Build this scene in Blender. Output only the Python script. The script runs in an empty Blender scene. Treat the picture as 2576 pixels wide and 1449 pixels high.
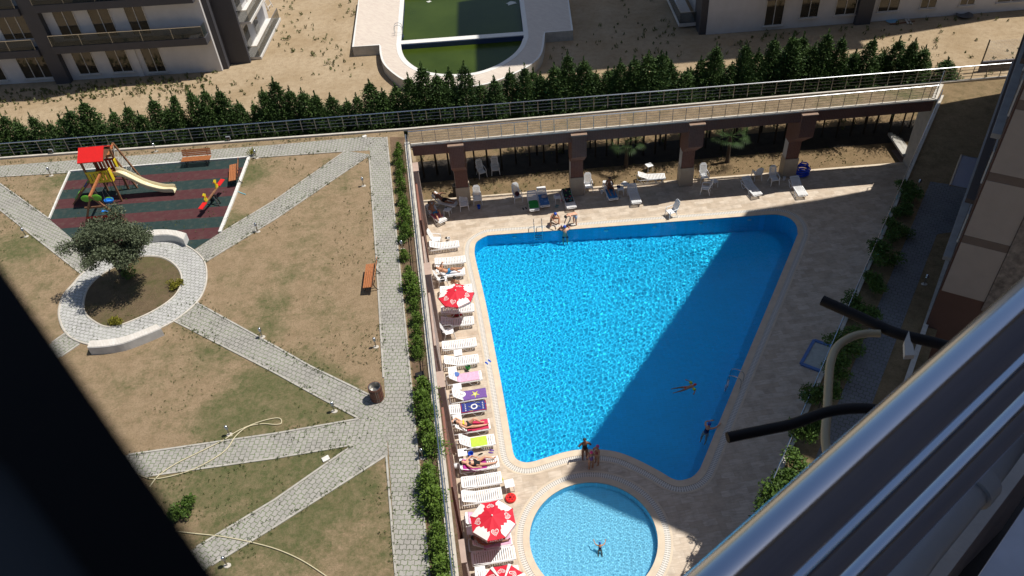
import bpy, bmesh, math, random
from mathutils import Vector, Matrix, noise
from mathutils.geometry import tessellate_polygon
R_ = math.radians
V = Vector
scene = bpy.context.scene
COL = scene.collection

# ------------------------------------------------------------------ camera
CAMLOC = V((0.0, 0.0, 31.5))
_n = V((190, 2181, 2000)).normalized()            # world down, seen from the camera (right, down, forward)
_f = V((0, 0, 1.0))
_y = (_f - _n * _f.dot(_n)).normalized()
_z = -_n
_x = _y.cross(_z)
RW = Matrix((_x, _y, _z))                          # camera axes -> world
cam = bpy.data.cameras.new('camera')
cam.sensor_width = 36; cam.lens = 36 * 2000 / 2576
cam.clip_start = 0.02; cam.clip_end = 1500
cam.dof.use_dof = True; cam.dof.focus_distance = 40; cam.dof.aperture_fstop = 12
co = bpy.data.objects.new('camera', cam); COL.objects.link(co)
m = Matrix((RW @ V((1, 0, 0)), RW @ V((0, -1, 0)), RW @ V((0, 0, -1)))).transposed().to_4x4()
m.translation = CAMLOC
co.matrix_world = m
scene.camera = co

def P(u, v, z=0.0):
    """Point of the survey picture (2576 x 1449) at height z."""
    d = RW @ V((u - 1288, v - 724.5, 2000))
    return CAMLOC + d * ((z - CAMLOC.z) / d.z)
def SP(u, v, z=0.0):                               # the same from 4096-wide pixels
    return P(u / 1.590062, v / 1.590062, z)

# ------------------------------------------------------------------ light
SUNK = V((0.483, 0.075, 1.0))
w = bpy.data.worlds.new('World'); scene.world = w; w.use_nodes = True
nt = w.node_tree; bg = nt.nodes['Background']
sky = nt.nodes.new('ShaderNodeTexSky'); sky.sky_type = 'NISHITA'; sky.sun_disc = False
sky.sun_elevation = math.atan2(1, math.hypot(SUNK.x, SUNK.y)); sky.sun_rotation = math.atan2(SUNK.x, SUNK.y)
nt.links.new(sky.outputs[0], bg.inputs[0]); bg.inputs[1].default_value = 0.062
sl = bpy.data.lights.new('sun', 'SUN'); sl.energy = 4.2; sl.angle = R_(0.5); sl.color = (1, 0.955, 0.88)
so = bpy.data.objects.new('sun', sl); COL.objects.link(so); so.location = (30, 0, 60)
so.rotation_euler = SUNK.to_track_quat('Z', 'Y').to_euler()
sl.cycles.is_caustics_light = True
scene.view_settings.view_transform = 'Standard'; scene.view_settings.look = 'None'
scene.view_settings.exposure = 0.35; scene.view_settings.gamma = 1
scene.render.engine = 'CYCLES'
scene.cycles.use_denoising = True
scene.cycles.max_bounces = 8; scene.cycles.transparent_max_bounces = 16

# ------------------------------------------------------------------ materials
MATS = {}
class NT:
    def __init__(s, name):
        s.m = bpy.data.materials.new(name); s.m.use_nodes = True; s.t = s.m.node_tree
        s.b = s.t.nodes['Principled BSDF']; s.geo = None
    def n(s, typ, ins=None, **kw):
        nd = s.t.nodes.new('ShaderNode' + typ)
        for k, v in kw.items(): setattr(nd, k, v)
        for k, v in (ins or {}).items():
            if isinstance(v, bpy.types.NodeSocket): s.t.links.new(v, nd.inputs[k])
            else: nd.inputs[k].default_value = v
        return nd
    def pos(s):
        if not s.geo: s.geo = s.n('NewGeometry')
        return s.geo.outputs['Position']
    def obj(s): return s.n('TexCoord').outputs['Object']
    def noise(s, vec, scale, detail=4, rough=.6, out=0):
        return s.n('TexNoise', {'Vector': vec, 'Scale': scale, 'Detail': detail, 'Roughness': rough}).outputs[out]
    def ramp(s, fac, stops):
        r = s.n('ValToRGB', {'Fac': fac}); e = r.color_ramp.elements
        while len(e) < len(stops): e.new(0.5)
        for el, (p, c) in zip(e, stops):
            el.position = p; el.color = (c[0], c[1], c[2], 1) if not isinstance(c, (int, float)) else (c, c, c, 1)
        return r.outputs[0]
    def mix(s, fac, a, b, mode='MIX'):
        nd = s.n('Mix', data_type='RGBA', blend_type=mode)
        for i, v in ((0, fac), (6, a), (7, b)):
            if isinstance(v, bpy.types.NodeSocket): s.t.links.new(v, nd.inputs[i])
            elif i == 0: nd.inputs[0].default_value = v
            else: nd.inputs[i].default_value = (v[0], v[1], v[2], 1)
        return nd.outputs[2]
    def math(s, op, a, b=0.0):
        nd = s.n('Math', operation=op)
        for i, v in ((0, a), (1, b)):
            if isinstance(v, bpy.types.NodeSocket): s.t.links.new(v, nd.inputs[i])
            else: nd.inputs[i].default_value = v
        return nd.outputs[0]
    def bump(s, h, strength=.3, dist=.02):
        b = s.n('Bump', {'Height': h, 'Strength': strength, 'Distance': dist}); s.t.links.new(b.outputs[0], s.b.inputs['Normal'])
    def col(s, c):
        if isinstance(c, bpy.types.NodeSocket): s.t.links.new(c, s.b.inputs['Base Color'])
        else: s.b.inputs['Base Color'].default_value = (c[0], c[1], c[2], 1)
    def set(s, **k):
        for a, v in k.items(): s.b.inputs[a.replace('_', ' ')].default_value = v
        return s.m

def simple(name, c, rough=.6, metal=0.0, var=.12, scale=6.0, bump=0.0, spec=.5):
    """One colour broken up by a fine and a coarse noise."""
    if name in MATS: return MATS[name]
    t = NT(name); o = t.obj()
    f = t.noise(o, scale, 5)
    lo = [x * (1 - var) for x in c]; hi = [min(1, x * (1 + var)) for x in c]
    t.col(t.ramp(f, [(.3, lo), (.7, hi)]))
    if bump: t.bump(t.noise(o, scale * 6, 3), bump, .01)
    t.set(Roughness=rough, Metallic=metal, Specular_IOR_Level=spec)
    MATS[name] = t.m; return t.m

WHITE = simple('white_plastic', (.80, .80, .80), .35, var=.04)
STEEL = simple('stainless_steel', (.55, .57, .60), .22, 1.0, var=.06)
STEELD = simple('brushed_steel', (.38, .37, .35), .35, .9, var=.08)
BLACKM = simple('black_metal', (.02, .02, .02), .4)
WOOD = simple('orange_wood', (.36, .13, .045), .5, var=.25, scale=9, bump=.1)
WOODD = simple('brown_wood', (.21, .10, .05), .55, var=.3, scale=7, bump=.1)
CONC = simple('concrete', (.42, .40, .36), .85, var=.15, scale=3, bump=.3)
CONCW = simple('pale_concrete', (.48, .44, .38), .85, var=.15, scale=4, bump=.3)
RED = simple('red_paint', (.62, .015, .012), .4, var=.06)
YEL = simple('yellow_paint', (.72, .56, .02), .4, var=.06)
GRN = simple('green_paint', (.12, .38, .03), .4, var=.06)
BLU = simple('blue_plastic', (.01, .09, .55), .35, var=.08)
BLUL = simple('light_blue_plastic', (.02, .2, .65), .35, var=.08)
CREAM = simple('cream_fibreglass', (.66, .58, .38), .25, var=.04)
BLK = simple('black_rubber', (.012, .012, .014), .6, var=.2, spec=.2)

def tiles_mat(name, c1, c2, c3, bw, bh, ang, mortar=.008, mcol=(.3, .26, .2), stain=.3, rough=.55, bump=.25, offs=.5):
    t = NT(name)
    mp = t.n('Mapping', {'Vector': t.pos(), 'Rotation': (0, 0, R_(ang))}).outputs[0]
    br = t.n('TexBrick', {'Vector': mp, 'Color1': (*c1, 1), 'Color2': (*c2, 1), 'Mortar': (*mcol, 1), 'Scale': 1.0, 'Mortar Size': mortar,
                          'Mortar Smooth': .3, 'Bias': 0.0, 'Brick Width': bw, 'Row Height': bh}, offset=offs)
    vn = t.noise(mp, 1.7, 6, .65)
    streak = t.n('TexNoise', {'Vector': t.n('Mapping', {'Vector': mp, 'Scale': (1.5, 9, 1)}).outputs[0], 'Scale': 1.5, 'Detail': 5}).outputs[0]
    c = t.mix(t.ramp(streak, [(.42, 0), (.7, .75)]), br.outputs[0], c3)
    c = t.mix(t.ramp(vn, [(.45, 0), (.75, stain)]), c, [x * .55 for x in c3])
    t.col(c); t.bump(br.outputs['Fac'], -bump, .005); t.set(Roughness=rough)
    return t.m
TRAV = tiles_mat('travertine_tiles', (.62, .53, .43), (.48, .385, .29), (.43, .34, .25), .62, .31, -5, .005, (.36, .30, .23), .6)
COPING = simple('coping_stone', (.58, .48, .36), .6, var=.1, scale=2, bump=.15)
FARTILE = tiles_mat('far_pool_tiles', (.60, .52, .43), (.52, .43, .36), (.56, .48, .40), .5, .12, 45, .008, (.62, .56, .5), .1)

def paver_mat(name, ang, c=(.315, .297, .270), green=.95):
    """Interlocking zig-zag pavers with weeds in the joints."""
    t = NT(name)
    rot = t.n('Mapping', {'Vector': t.pos(), 'Rotation': (0, 0, R_(ang))}).outputs[0]
    sx = t.n('SeparateXYZ', {'Vector': rot})
    zig = t.math('MULTIPLY', t.math('PINGPONG', sx.outputs[0], .1), .45)
    yy = t.math('ADD', sx.outputs[1], zig)
    vec = t.n('CombineXYZ', {0: sx.outputs[0], 1: yy, 2: 0.0}).outputs[0]
    br = t.n('TexBrick', {'Vector': vec, 'Color1': (*c, 1), 'Color2': (*[x * .84 for x in c], 1), 'Mortar': (.05, .05, .035, 1), 'Scale': 1.0,
                          'Mortar Size': .014, 'Mortar Smooth': .2, 'Bias': 0, 'Brick Width': .25, 'Row Height': .2}, offset=.5)
    n1 = t.noise(t.pos(), .9, 3); n2 = t.noise(t.pos(), 9, 4, .8)
    base = t.mix(t.ramp(n1, [(.35, 0), (.7, .6)]), br.outputs[0], [x * 1.1 for x in c]); base = t.mix(t.ramp(t.noise(t.pos(), 2.6, 5, .8), [(.5, 0), (.72, .65)]), base, [x * .62 for x in c])
    wm = t.mix(1.0, t.ramp(t.math('ADD', n2, t.math('MULTIPLY', br.outputs['Fac'], .16)), [(.60, 0), (.66, 1)]), t.ramp(n1, [(.36, .25), (.55, 1)]), 'MULTIPLY')
    c2 = t.mix(t.math('MULTIPLY', t.n('RGBToBW', {'Color': wm}).outputs[0], green), base, (.075, .125, .02))
    t.col(c2); t.bump(br.outputs['Fac'], -.6, .01); t.set(Roughness=.85)
    return t.m

def lawn_mat(name, blobs=(), dry=(.345, .25, .155), dry2=(.275, .195, .115), green=(.045, .075, .02), amount=.5):
    t = NT(name); p = t.pos()
    big = t.noise(p, .35, 4, .55); mid = t.noise(p, 1.6, 5, .7); fine = t.noise(p, 16, 4, .8); vf = t.noise(p, 55, 2, .8)
    g = t.math('ADD', t.math('MULTIPLY', big, 1.5), t.math('MULTIPLY', mid, 1.1)); g = t.math('SUBTRACT', g, 1.62 - amount * .6)
    for (x, y, r, a) in blobs:
        d = t.n('VectorMath', {0: p, 1: (x, y, 5.65)}, operation='DISTANCE').outputs['Value']
        mr = t.n('MapRange', {'Value': d, 'From Min': r, 'From Max': r * .2, 'To Min': 0.0, 'To Max': a}, interpolation_type='SMOOTHSTEP').outputs[0]
        g = t.math('ADD', g, mr)
    n5 = t.noise(p, 6, 5, .85); n6 = t.noise(p, 1.1, 4, .8)
    g = t.math('ADD', t.math('ADD', t.math('MULTIPLY', g, .8), .5), t.math('ADD', t.math('MULTIPLY', t.math('SUBTRACT', n5, .5), 1.5), t.math('MULTIPLY', t.math('SUBTRACT', n6, .5), .9)))
    mask = t.mix(1.0, t.ramp(g, [(.42, 0), (1.0, .85)]), t.ramp(t.noise(p, 2.4, 5, .85), [(.36, .45), (.62, 1)]), 'MULTIPLY')
    d = t.mix(t.ramp(mid, [(.35, 0), (.65, 1)]), dry, dry2); d = t.mix(t.ramp(t.noise(p, 4, 5, .85), [(.48, 0), (.7, .45)]), d, (.19, .15, .08))
    d = t.mix(t.ramp(fine, [(.5, 0), (.72, .75)]), d, [x * .55 for x in dry2])
    d = t.mix(t.ramp(vf, [(.62, 0), (.78, .55)]), d, (.5, .42, .27))
    gg = t.mix(t.ramp(fine, [(.4, 0), (.65, 1)]), green, [green[0] * 1.9, green[1] * 1.5, green[2] * 1.7])
    t.col(t.mix(t.n('RGBToBW', {'Color': mask}).outputs[0], d, gg))
    t.bump(t.math('ADD', fine, vf), .9, .04); t.set(Roughness=.95, Specular_IOR_Level=.2)
    return t.m

def glass_mat(name, c=(.75, .85, .85), alpha=.35, rough=.05):
    t = NT(name); t.col(c); t.set(Roughness=rough, Alpha=alpha); return t.m
GLASS = glass_mat('balcony_glass', (.035, .045, .042), .55)
WINGL = simple('window_glass', (.035, .03, .022), .06, var=.5, scale=.6, spec=.8)

def foliage(name, a, b, sc=9):
    t = NT(name)
    f = t.noise(t.pos(), sc, 3, .8); oi = t.n('ObjectInfo').outputs['Random']
    c = t.ramp(f, [(.34, a), (.62, b)])
    c = t.mix(t.math('MULTIPLY', oi, .35), c, [x * 1.35 for x in a])
    t.col(c); t.set(Roughness=.6, Specular_IOR_Level=.25)
    return t.m
CONIF = foliage('cypress_foliage', (.020, .042, .012), (.085, .145, .035), 3)
CONIFL = foliage('juniper_foliage', (.05, .09, .012), (.15, .24, .035), 7)
OLIVE = foliage('olive_foliage', (.045, .058, .032), (.13, .155, .085), 5)
BUSH = foliage('laurel_foliage', (.022, .045, .010), (.10, .17, .025), 8)
PALMF = foliage('palm_foliage', (.02, .045, .012), (.055, .10, .03), 5)
YBUSH = foliage('golden_foliage', (.10, .095, .012), (.22, .20, .02), 7)
WEED = foliage('weed_foliage', (.07, .085, .025), (.15, .16, .06), 3)
BARK = simple('bark', (.07, .052, .038), .9, var=.3, bump=.6)

def skin_mat(name, c):
    return simple(name, c, .5, var=.08, scale=5)
SK1 = skin_mat('tanned_skin', (.46, .22, .12)); SK2 = skin_mat('fair_skin', (.62, .34, .22)); SK3 = skin_mat('brown_skin', (.25, .11, .06))
HAIR = simple('dark_hair', (.012, .009, .008), .5)

# ------------------------------------------------------------------ mesh helpers
class MB:
    def __init__(s): s.v = []; s.f = []; s.mi = []; s.k = 0
    def add(s, vs, fs, mat=0):
        o = len(s.v); s.v += [tuple(x) for x in vs]; s.f += [tuple(i + o for i in f) for f in fs]; s.mi += [mat] * len(fs); return s
    def box(s, c, d, rz=0.0, mat=0, M=None):
        hx, hy, hz = d[0] / 2, d[1] / 2, d[2] / 2
        vs = [V((x, y, z)) for z in (-hz, hz) for x, y in ((-hx, -hy), (hx, -hy), (hx, hy), (-hx, hy))]
        if rz: Q = Matrix.Rotation(rz, 3, 'Z'); vs = [Q @ v for v in vs]
        if M is not None: vs = [M @ v for v in vs]
        vs = [v + V(c) for v in vs]
        return s.add(vs, [(3, 2, 1, 0), (4, 5, 6, 7), (0, 1, 5, 4), (1, 2, 6, 5), (2, 3, 7, 6), (3, 0, 4, 7)], mat)
    def beam(s, a, b, wd, h, mat=0, up=V((0, 0, 1))):
        a, b = V(a), V(b); d = b - a; L = d.length; d.normalize()
        sd = d.cross(up)
        if sd.length < 1e-4: sd = V((1, 0, 0))
        sd.normalize(); u = sd.cross(d)
        vs = [p + sd * x * wd / 2 + u * y * h / 2 for p in (a, b) for x, y in ((-1, -1), (1, -1), (1, 1), (-1, 1))]
        return s.add(vs, [(3, 2, 1, 0), (4, 5, 6, 7), (0, 1, 5, 4), (1, 2, 6, 5), (2, 3, 7, 6), (3, 0, 4, 7)], mat)
    def tube(s, pts, r, n=8, mat=0, caps=True, closed=False):
        pts = [V(p) for p in pts]; rs = r if isinstance(r, (list, tuple)) else [r] * len(pts)
        vs = []; fs = []; N = len(pts); pu = None
        for i, p in enumerate(pts):
            if closed: d = pts[(i + 1) % N] - pts[i - 1]
            else: d = pts[min(i + 1, N - 1)] - pts[max(i - 1, 0)]
            d.normalize()
            if pu is None: u = d.cross(V((0, 0, 1)) if abs(d.z) < .9 else V((1, 0, 0))).normalized()
            else:
                u = pu - d * pu.dot(d)
                u = u.normalized() if u.length > 1e-5 else pu
            pu = u; q = d.cross(u)
            vs += [p + (u * math.cos(a) + q * math.sin(a)) * rs[i] for a in (2 * math.pi * k / n for k in range(n))]
        for i in range(N if closed else N - 1):
            j = (i + 1) % N
            fs += [(i * n + k, i * n + (k + 1) % n, j * n + (k + 1) % n, j * n + k) for k in range(n)]
        if caps and not closed: fs += [tuple(range(n))[::-1], tuple((N - 1) * n + k for k in range(n))]
        return s.add(vs, fs, mat)
    def lathe(s, prof, c=(0, 0, 0), n=14, mat=0, sx=1, sy=1):
        c = V(c); vs = []; fs = []
        for r, z in prof: vs += [c + V((r * sx * math.cos(2 * math.pi * k / n), r * sy * math.sin(2 * math.pi * k / n), z)) for k in range(n)]
        for i in range(len(prof) - 1): fs += [(i * n + k, i * n + (k + 1) % n, (i + 1) * n + (k + 1) % n, (i + 1) * n + k) for k in range(n)]
        if prof[0][0] > 1e-6: fs.append(tuple(range(n))[::-1])
        if prof[-1][0] > 1e-6: fs.append(tuple((len(prof) - 1) * n + k for k in range(n)))
        return s.add(vs, fs, mat)
    def ball(s, c, r, sc=(1, 1, 1), n=10, mat=0):
        prof = [(max(1e-6, math.sin(math.pi * i / (n // 2 + 1))) * r, -math.cos(math.pi * i / (n // 2 + 1)) * r * sc[2]) for i in range(n // 2 + 2)]
        return s.lathe(prof, c, n, mat, sc[0], sc[1])
    def prism(s, poly, z0, z1, mat=0):
        a = [V((p[0], p[1], z1)) for p in poly]; b = [V((p[0], p[1], z0)) for p in poly]; n = len(poly)
        tri = tessellate_polygon([a])
        fs = [tuple(t) for t in tri] + [tuple(i + n for i in t)[::-1] for t in tri] + [(i, (i + 1) % n, (i + 1) % n + n, i + n) for i in range(n)]
        return s.add(a + b, fs, mat)
    def sheet(s, polys, z, mat=0):
        ps = [[V((p[0], p[1], z)) for p in q] for q in polys]
        return s.add([p for q in ps for p in q], [tuple(t) for t in tessellate_polygon(ps)], mat)
    def build(s, name, mats, parent=None, smooth=False, fix=False, bevel=0):
        me = bpy.data.meshes.new(name); me.from_pydata(s.v, [], s.f)
        for x in (mats if isinstance(mats, (list, tuple)) else [mats]): me.materials.append(x)
        if any(s.mi): me.polygons.foreach_set('material_index', s.mi)
        if smooth: me.polygons.foreach_set('use_smooth', [True] * len(s.f))
        if smooth or fix:
            bm = bmesh.new(); bm.from_mesh(me)
            bmesh.ops.recalc_face_normals(bm, faces=bm.faces)
            if smooth:
                for e in bm.edges:
                    if len(e.link_faces) == 2 and e.calc_face_angle(0) > .75: e.smooth = False
            bm.to_mesh(me); bm.free()
        me.update()
        o = bpy.data.objects.new(name, me); COL.objects.link(o)
        if parent: o.parent = parent
        if bevel:
            md = o.modifiers.new('bevel', 'BEVEL'); md.width = bevel; md.segments = 2; md.limit_method = 'ANGLE'
        return o

def tag(o, label=None, cat=None, group=None, kind=None):
    if label: o['label'] = label
    if cat: o['category'] = cat
    if group: o['group'] = group
    if kind: o['kind'] = kind
    return o
def thing(name, label, cat, loc=(0, 0, 0), rz=0.0, group=None):
    o = bpy.data.objects.new(name, None); COL.objects.link(o); o.location = loc; o.rotation_euler = (0, 0, rz)
    o.empty_display_size = .1
    return tag(o, label, cat, group)
def copy_tree(o, parent=None):
    c = o.copy(); COL.objects.link(c)
    if parent: c.parent = parent
    for ch in list(o.children): copy_tree(ch, c)
    return c
PROTO = {}
def place(key, maker, label, cat, loc, rz=0.0, group=None, scale=None):
    """First use builds the thing, later uses copy it with its parts."""
    if key not in PROTO: o = PROTO[key] = maker()
    else: o = copy_tree(PROTO[key])
    o.location = loc; o.rotation_euler = (0, 0, rz)
    o.scale = (scale,) * 3 if isinstance(scale, (int, float)) else (scale or (1, 1, 1))
    if 'group' in o: del o['group']
    tag(o, label, cat, group); return o
def struct(name, mb, mat, fix=False, smooth=False, label=None):
    o = mb.build(name, mat, None, smooth, fix); return tag(o, label, None, None, 'structure')

def smooth_loop(pts, k=6, closed=True):
    out = []; n = len(pts)
    for i in range(n if closed else n - 1):
        p0, p1, p2, p3 = (V(pts[(i + j) % n]) if closed else V(pts[min(max(i + j, 0), n - 1)]) for j in (-1, 0, 1, 2))
        for t in (x / k for x in range(k)):
            out.append(.5 * ((2 * p1) + (p2 - p0) * t + (2 * p0 - 5 * p1 + 4 * p2 - p3) * t * t + (3 * p1 - p0 - 3 * p2 + p3) * t ** 3))
    if not closed: out.append(V(pts[-1]))
    return out
def area(l): return .5 * sum(l[i - 1][0] * l[i][1] - l[i][0] * l[i - 1][1] for i in range(len(l)))
def offset(loop, d):
    """Loop grown outwards by d (2-D)."""
    n = len(loop); s = 1 if area(loop) > 0 else -1; out = []
    for i in range(n):
        a, b = loop[i - 1], loop[(i + 1) % n]; t = V((b[0] - a[0], b[1] - a[1])); t.normalize()
        out.append(V((loop[i][0] + s * t.y * d, loop[i][1] - s * t.x * d)))
    return out
def ring(mb, a, b, z, mat=0):
    n = len(a); vs = [V((p[0], p[1], z)) for p in a] + [V((p[0], p[1], z)) for p in b]
    return mb.add(vs, [(i, (i + 1) % n, (i + 1) % n + n, i + n) for i in range(n)], mat)
def pl(l, z): return [P(u, v, z).xy for u, v in l]

# ================================================================== SETTING
G = 5.65                                           # garden level above the pool deck
Q_ = .98664
def wall_x(y): return Q_ * (-5.53 + (42.5 - y / Q_) * .0965)   # inner face of the garden retaining wall
def right_x(y): return Q_ * (14.53 + (y / Q_ - 24.3) * .70)    # pool-side face of the side walkway wall
def curb_x(y): return Q_ * (18.29 + (y / Q_ - 24.07) * .706)   # kerb at the foot of the apartment wing
def kerb_y(x): return Q_ * (44.33 + max(0, -5.6 - x / Q_) * .030)            # outer kerb of garden and footbridge

pool_px = [(1197,655),(1194,630),(1197,612.7),(1206,603.5),(1223,594.5),(1245,591),(1400,580),(1600,565),(1800,550),(1925,540.5),(1962,541),(1988,550),(2003,567),
 (2006,585),(2001,603),(1940,750),(1860,940),(1800,1085),(1768,1163),(1757,1185),(1743,1199),(1729.7,1205),(1708.7,1209),(1687.7,1202.8),(1661.5,1187),(1635,1172.7),
 (1609,1159.6),(1582.8,1147.8),(1556.7,1138.6),(1530.4,1133.4),(1504.2,1131),(1478,1131),(1446.6,1132.8),(1420.3,1137.8),(1394,1145.2),(1367.9,1153.5),(1341.7,1161.4),
 (1321,1163.7),(1303,1157.5),(1294,1147),(1289,1128),(1280.8,1078),(1263,975.6),(1240.2,856.2),(1221,757)]
pool = smooth_loop(pl(pool_px, 0), 3)
if area(pool) < 0: pool = pool[::-1]
KC, KR = V((2.58, 18.03)), 2.77
kids = [KC + V((math.cos(a), math.sin(a))) * KR for a in (2 * math.pi * k / 72 for k in range(72))]

deck_poly = [(wall_x(43.7), 43.75), (wall_x(5), 5), (right_x(5), 5), (right_x(43.3), 43.3)]
deck = MB().sheet([deck_poly, pool, kids], 0.0); struct('pool_deck', deck, TRAV)

# far ground: one sheet from the pool to the horizon, with holes for the basins
gpoly = [(-400, -300), (500, -300), (500, 600), (-400, 600)]
t = NT('dry_sand'); p = t.pos()
n1 = t.noise(p, .25, 4); n2 = t.noise(p, 2.2, 6, .7); n3 = t.noise(p, 22, 3, .8)
c = t.mix(t.ramp(n1, [(.4, 0), (.65, 1)]), (.40, .31, .205), (.33, .245, .15))
c = t.mix(t.ramp(n2, [(.45, 0), (.7, .6)]), c, (.24, .17, .10)); c = t.mix(t.ramp(n3, [(.6, 0), (.75, .5)]), c, (.16, .11, .07))
t.col(c); t.bump(t.math('ADD', n2, n3), .8, .06); t.set(Roughness=.95, Specular_IOR_Level=.1); SAND = t.m
farpool = smooth_loop([(-7.94,75.83),(-7.83,67.2),(-7.82,66.25),(-7.63,64.64),(-7.22,63.17),(-6.48,61.8),(-5.55,60.79),(-4.19,60.06),(-2.8,59.78),(-1.5,59.81),(-.3,60.31),(.78,61.17),
  (1.74,62.35),(2.39,63.62),(2.79,65.11),(2.93,66.2),(3.05,73.46),(3.1,78),(-7.96,78)], 3)
farhole = [(-7, 66), (-6, 62), (-2, 61), (1.5, 63), (2, 66), (2, 77), (-7, 77)]
struct('ground', MB().sheet([gpoly, offset(pool, .1), offset(kids, .1)], -.012), SAND)
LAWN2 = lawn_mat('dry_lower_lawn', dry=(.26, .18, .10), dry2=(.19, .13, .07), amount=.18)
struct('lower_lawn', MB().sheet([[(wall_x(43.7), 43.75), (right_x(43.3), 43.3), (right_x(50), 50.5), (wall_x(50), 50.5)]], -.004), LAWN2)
SOILD = simple('hedge_shade_soil', (.028, .022, .016), .95, var=.4, scale=2, bump=.6)  # soil coloured near black to carry the shade under the hedge
struct('hedge_shade_soil', MB().sheet([[(-46, 46.2), (30, 46.0), (30, 48.6), (-46, 48.9)]], -.001), SOILD)
mb = MB(); a, b = (wall_x(43.7), 43.72), (right_x(43.3), 43.28)
mb.beam((a[0], a[1] + .12, .0), (b[0], b[1] + .12, .0), .26, .1)
struct('deck_edge_kerb', mb, COPING)

# pool basins
def basin(name, loop, depth, mat, tile=None):
    n = len(loop); top = [V((q.x, q.y, -.0)) for q in loop]; bot = [V((q.x, q.y, depth(q.x))) for q in loop]
    mb = MB(); mb.add(top + bot, [(i, i + n, (i + 1) % n + n, (i + 1) % n) for i in range(n)])
    mb.add(bot, [tuple(t) for t in tessellate_polygon([[V((q.x, q.y, 0)) for q in bot]])])
    o = struct(name, mb, mat); o.cycles.is_caustics_receiver = True; return o
def pooltile(name, c):
    t = NT(name)
    br = t.n('TexBrick', {'Vector': t.pos(), 'Color1': (*c, 1), 'Color2': (*[x * .9 for x in c], 1), 'Mortar': (*[min(1, x * 1.12) for x in c], 1), 'Scale': 1.0,
         'Mortar Size': .006, 'Brick Width': .25, 'Row Height': .125}, offset=0)
    n = t.noise(t.pos(), .5, 3)
    t.col(t.mix(t.ramp(n, [(.35, 0), (.7, .35)]), br.outputs[0], [x * .8 for x in c])); t.set(Roughness=.5, Specular_IOR_Level=.2); return t.m
basin('pool_basin', pool, lambda x: -1.3 - .045 * (x + 2), pooltile('pool_tiles', (.0015, .495, .81)))
basin('kids_pool_basin', kids, lambda x: -.5, pooltile('kids_pool_tiles', (.20, .58, .78)))

def water(name, loop, z, step, amp, seed, lmin, lmax, centre=None, col=(.93, .985, 1), rings=()):
    rnd = random.Random(seed); W = []
    for k in range(40):
        a = rnd.uniform(0, 6.28); l = lmin * (lmax / lmin) ** rnd.random()
        W.append((math.cos(a) * 6.28 / l, math.sin(a) * 6.28 / l, l * amp, rnd.uniform(0, 6.28)))
    def hf(x, y):
        h = sum(A * math.sin(kx * x + ky * y + ph) for kx, ky, A, ph in W)
        if centre:
            d = math.hypot(x - centre[0], y - centre[1]); h += .5 * amp * .35 * math.sin(d * 6.28 / .22) * min(1, d)
        for cx, cy, a_ in rings:
            d = math.hypot(x - cx, y - cy)
            if d < 3: h += a_ * math.sin(d * 6.28 / .27) * math.exp(-d * 1.1) * min(1, d * 2)
        return h
    xs = [q.x for q in loop]; ys = [q.y for q in loop]
    x0, x1, y0, y1 = min(xs) - .2, max(xs) + .2, min(ys) - .2, max(ys) + .2
    nx, ny = int((x1 - x0) / step), int((y1 - y0) / step); big = offset(loop, .12); n = len(big)
    idx = {}; vs = []; fs = []
    rows = []
    for j in range(ny + 1):
        y = y0 + j * step; cr = []
        for i in range(n):
            a, b = big[i - 1], big[i]
            if (a.y > y) != (b.y > y): cr.append(a.x + (y - a.y) * (b.x - a.x) / (b.y - a.y))
        cr.sort(); rows.append(cr)
        for i in range(nx + 1):
            x = x0 + i * step
            if sum(c < x for c in cr) % 2: idx[(i, j)] = len(vs); vs.append((x, y, z + hf(x, y)))
    for (i, j) in idx:
        q = [idx.get(k) for k in ((i, j), (i + 1, j), (i + 1, j + 1), (i, j + 1))]
        if None not in q: fs.append(tuple(q))
    me = bpy.data.meshes.new(name); me.from_pydata(vs, [], fs); me.polygons.foreach_set('use_smooth', [True] * len(fs))
    t = NT(name + '_material'); t.col(col); t.set(Roughness=0.0, IOR=1.33, Transmission_Weight=1.0)
    me.materials.append(t.m); o = bpy.data.objects.new(name, me); COL.objects.link(o); tag(o, None, None, None, 'structure')
    o.cycles.is_caustics_caster = True; return o
water('pool_water', pool, -.05, .03, .0017, 5, .12, .42, rings=[(*P(1728, 975).xy, .004), (*P(1780, 1085).xy, .003), (*P(1420, 590).xy, .003)])
water('kids_pool_water', kids, -.05, .024, .0021, 9, .09, .34, centre=(3.0, 17.2), rings=[(*P(1509, 1374).xy, .004)])

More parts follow.
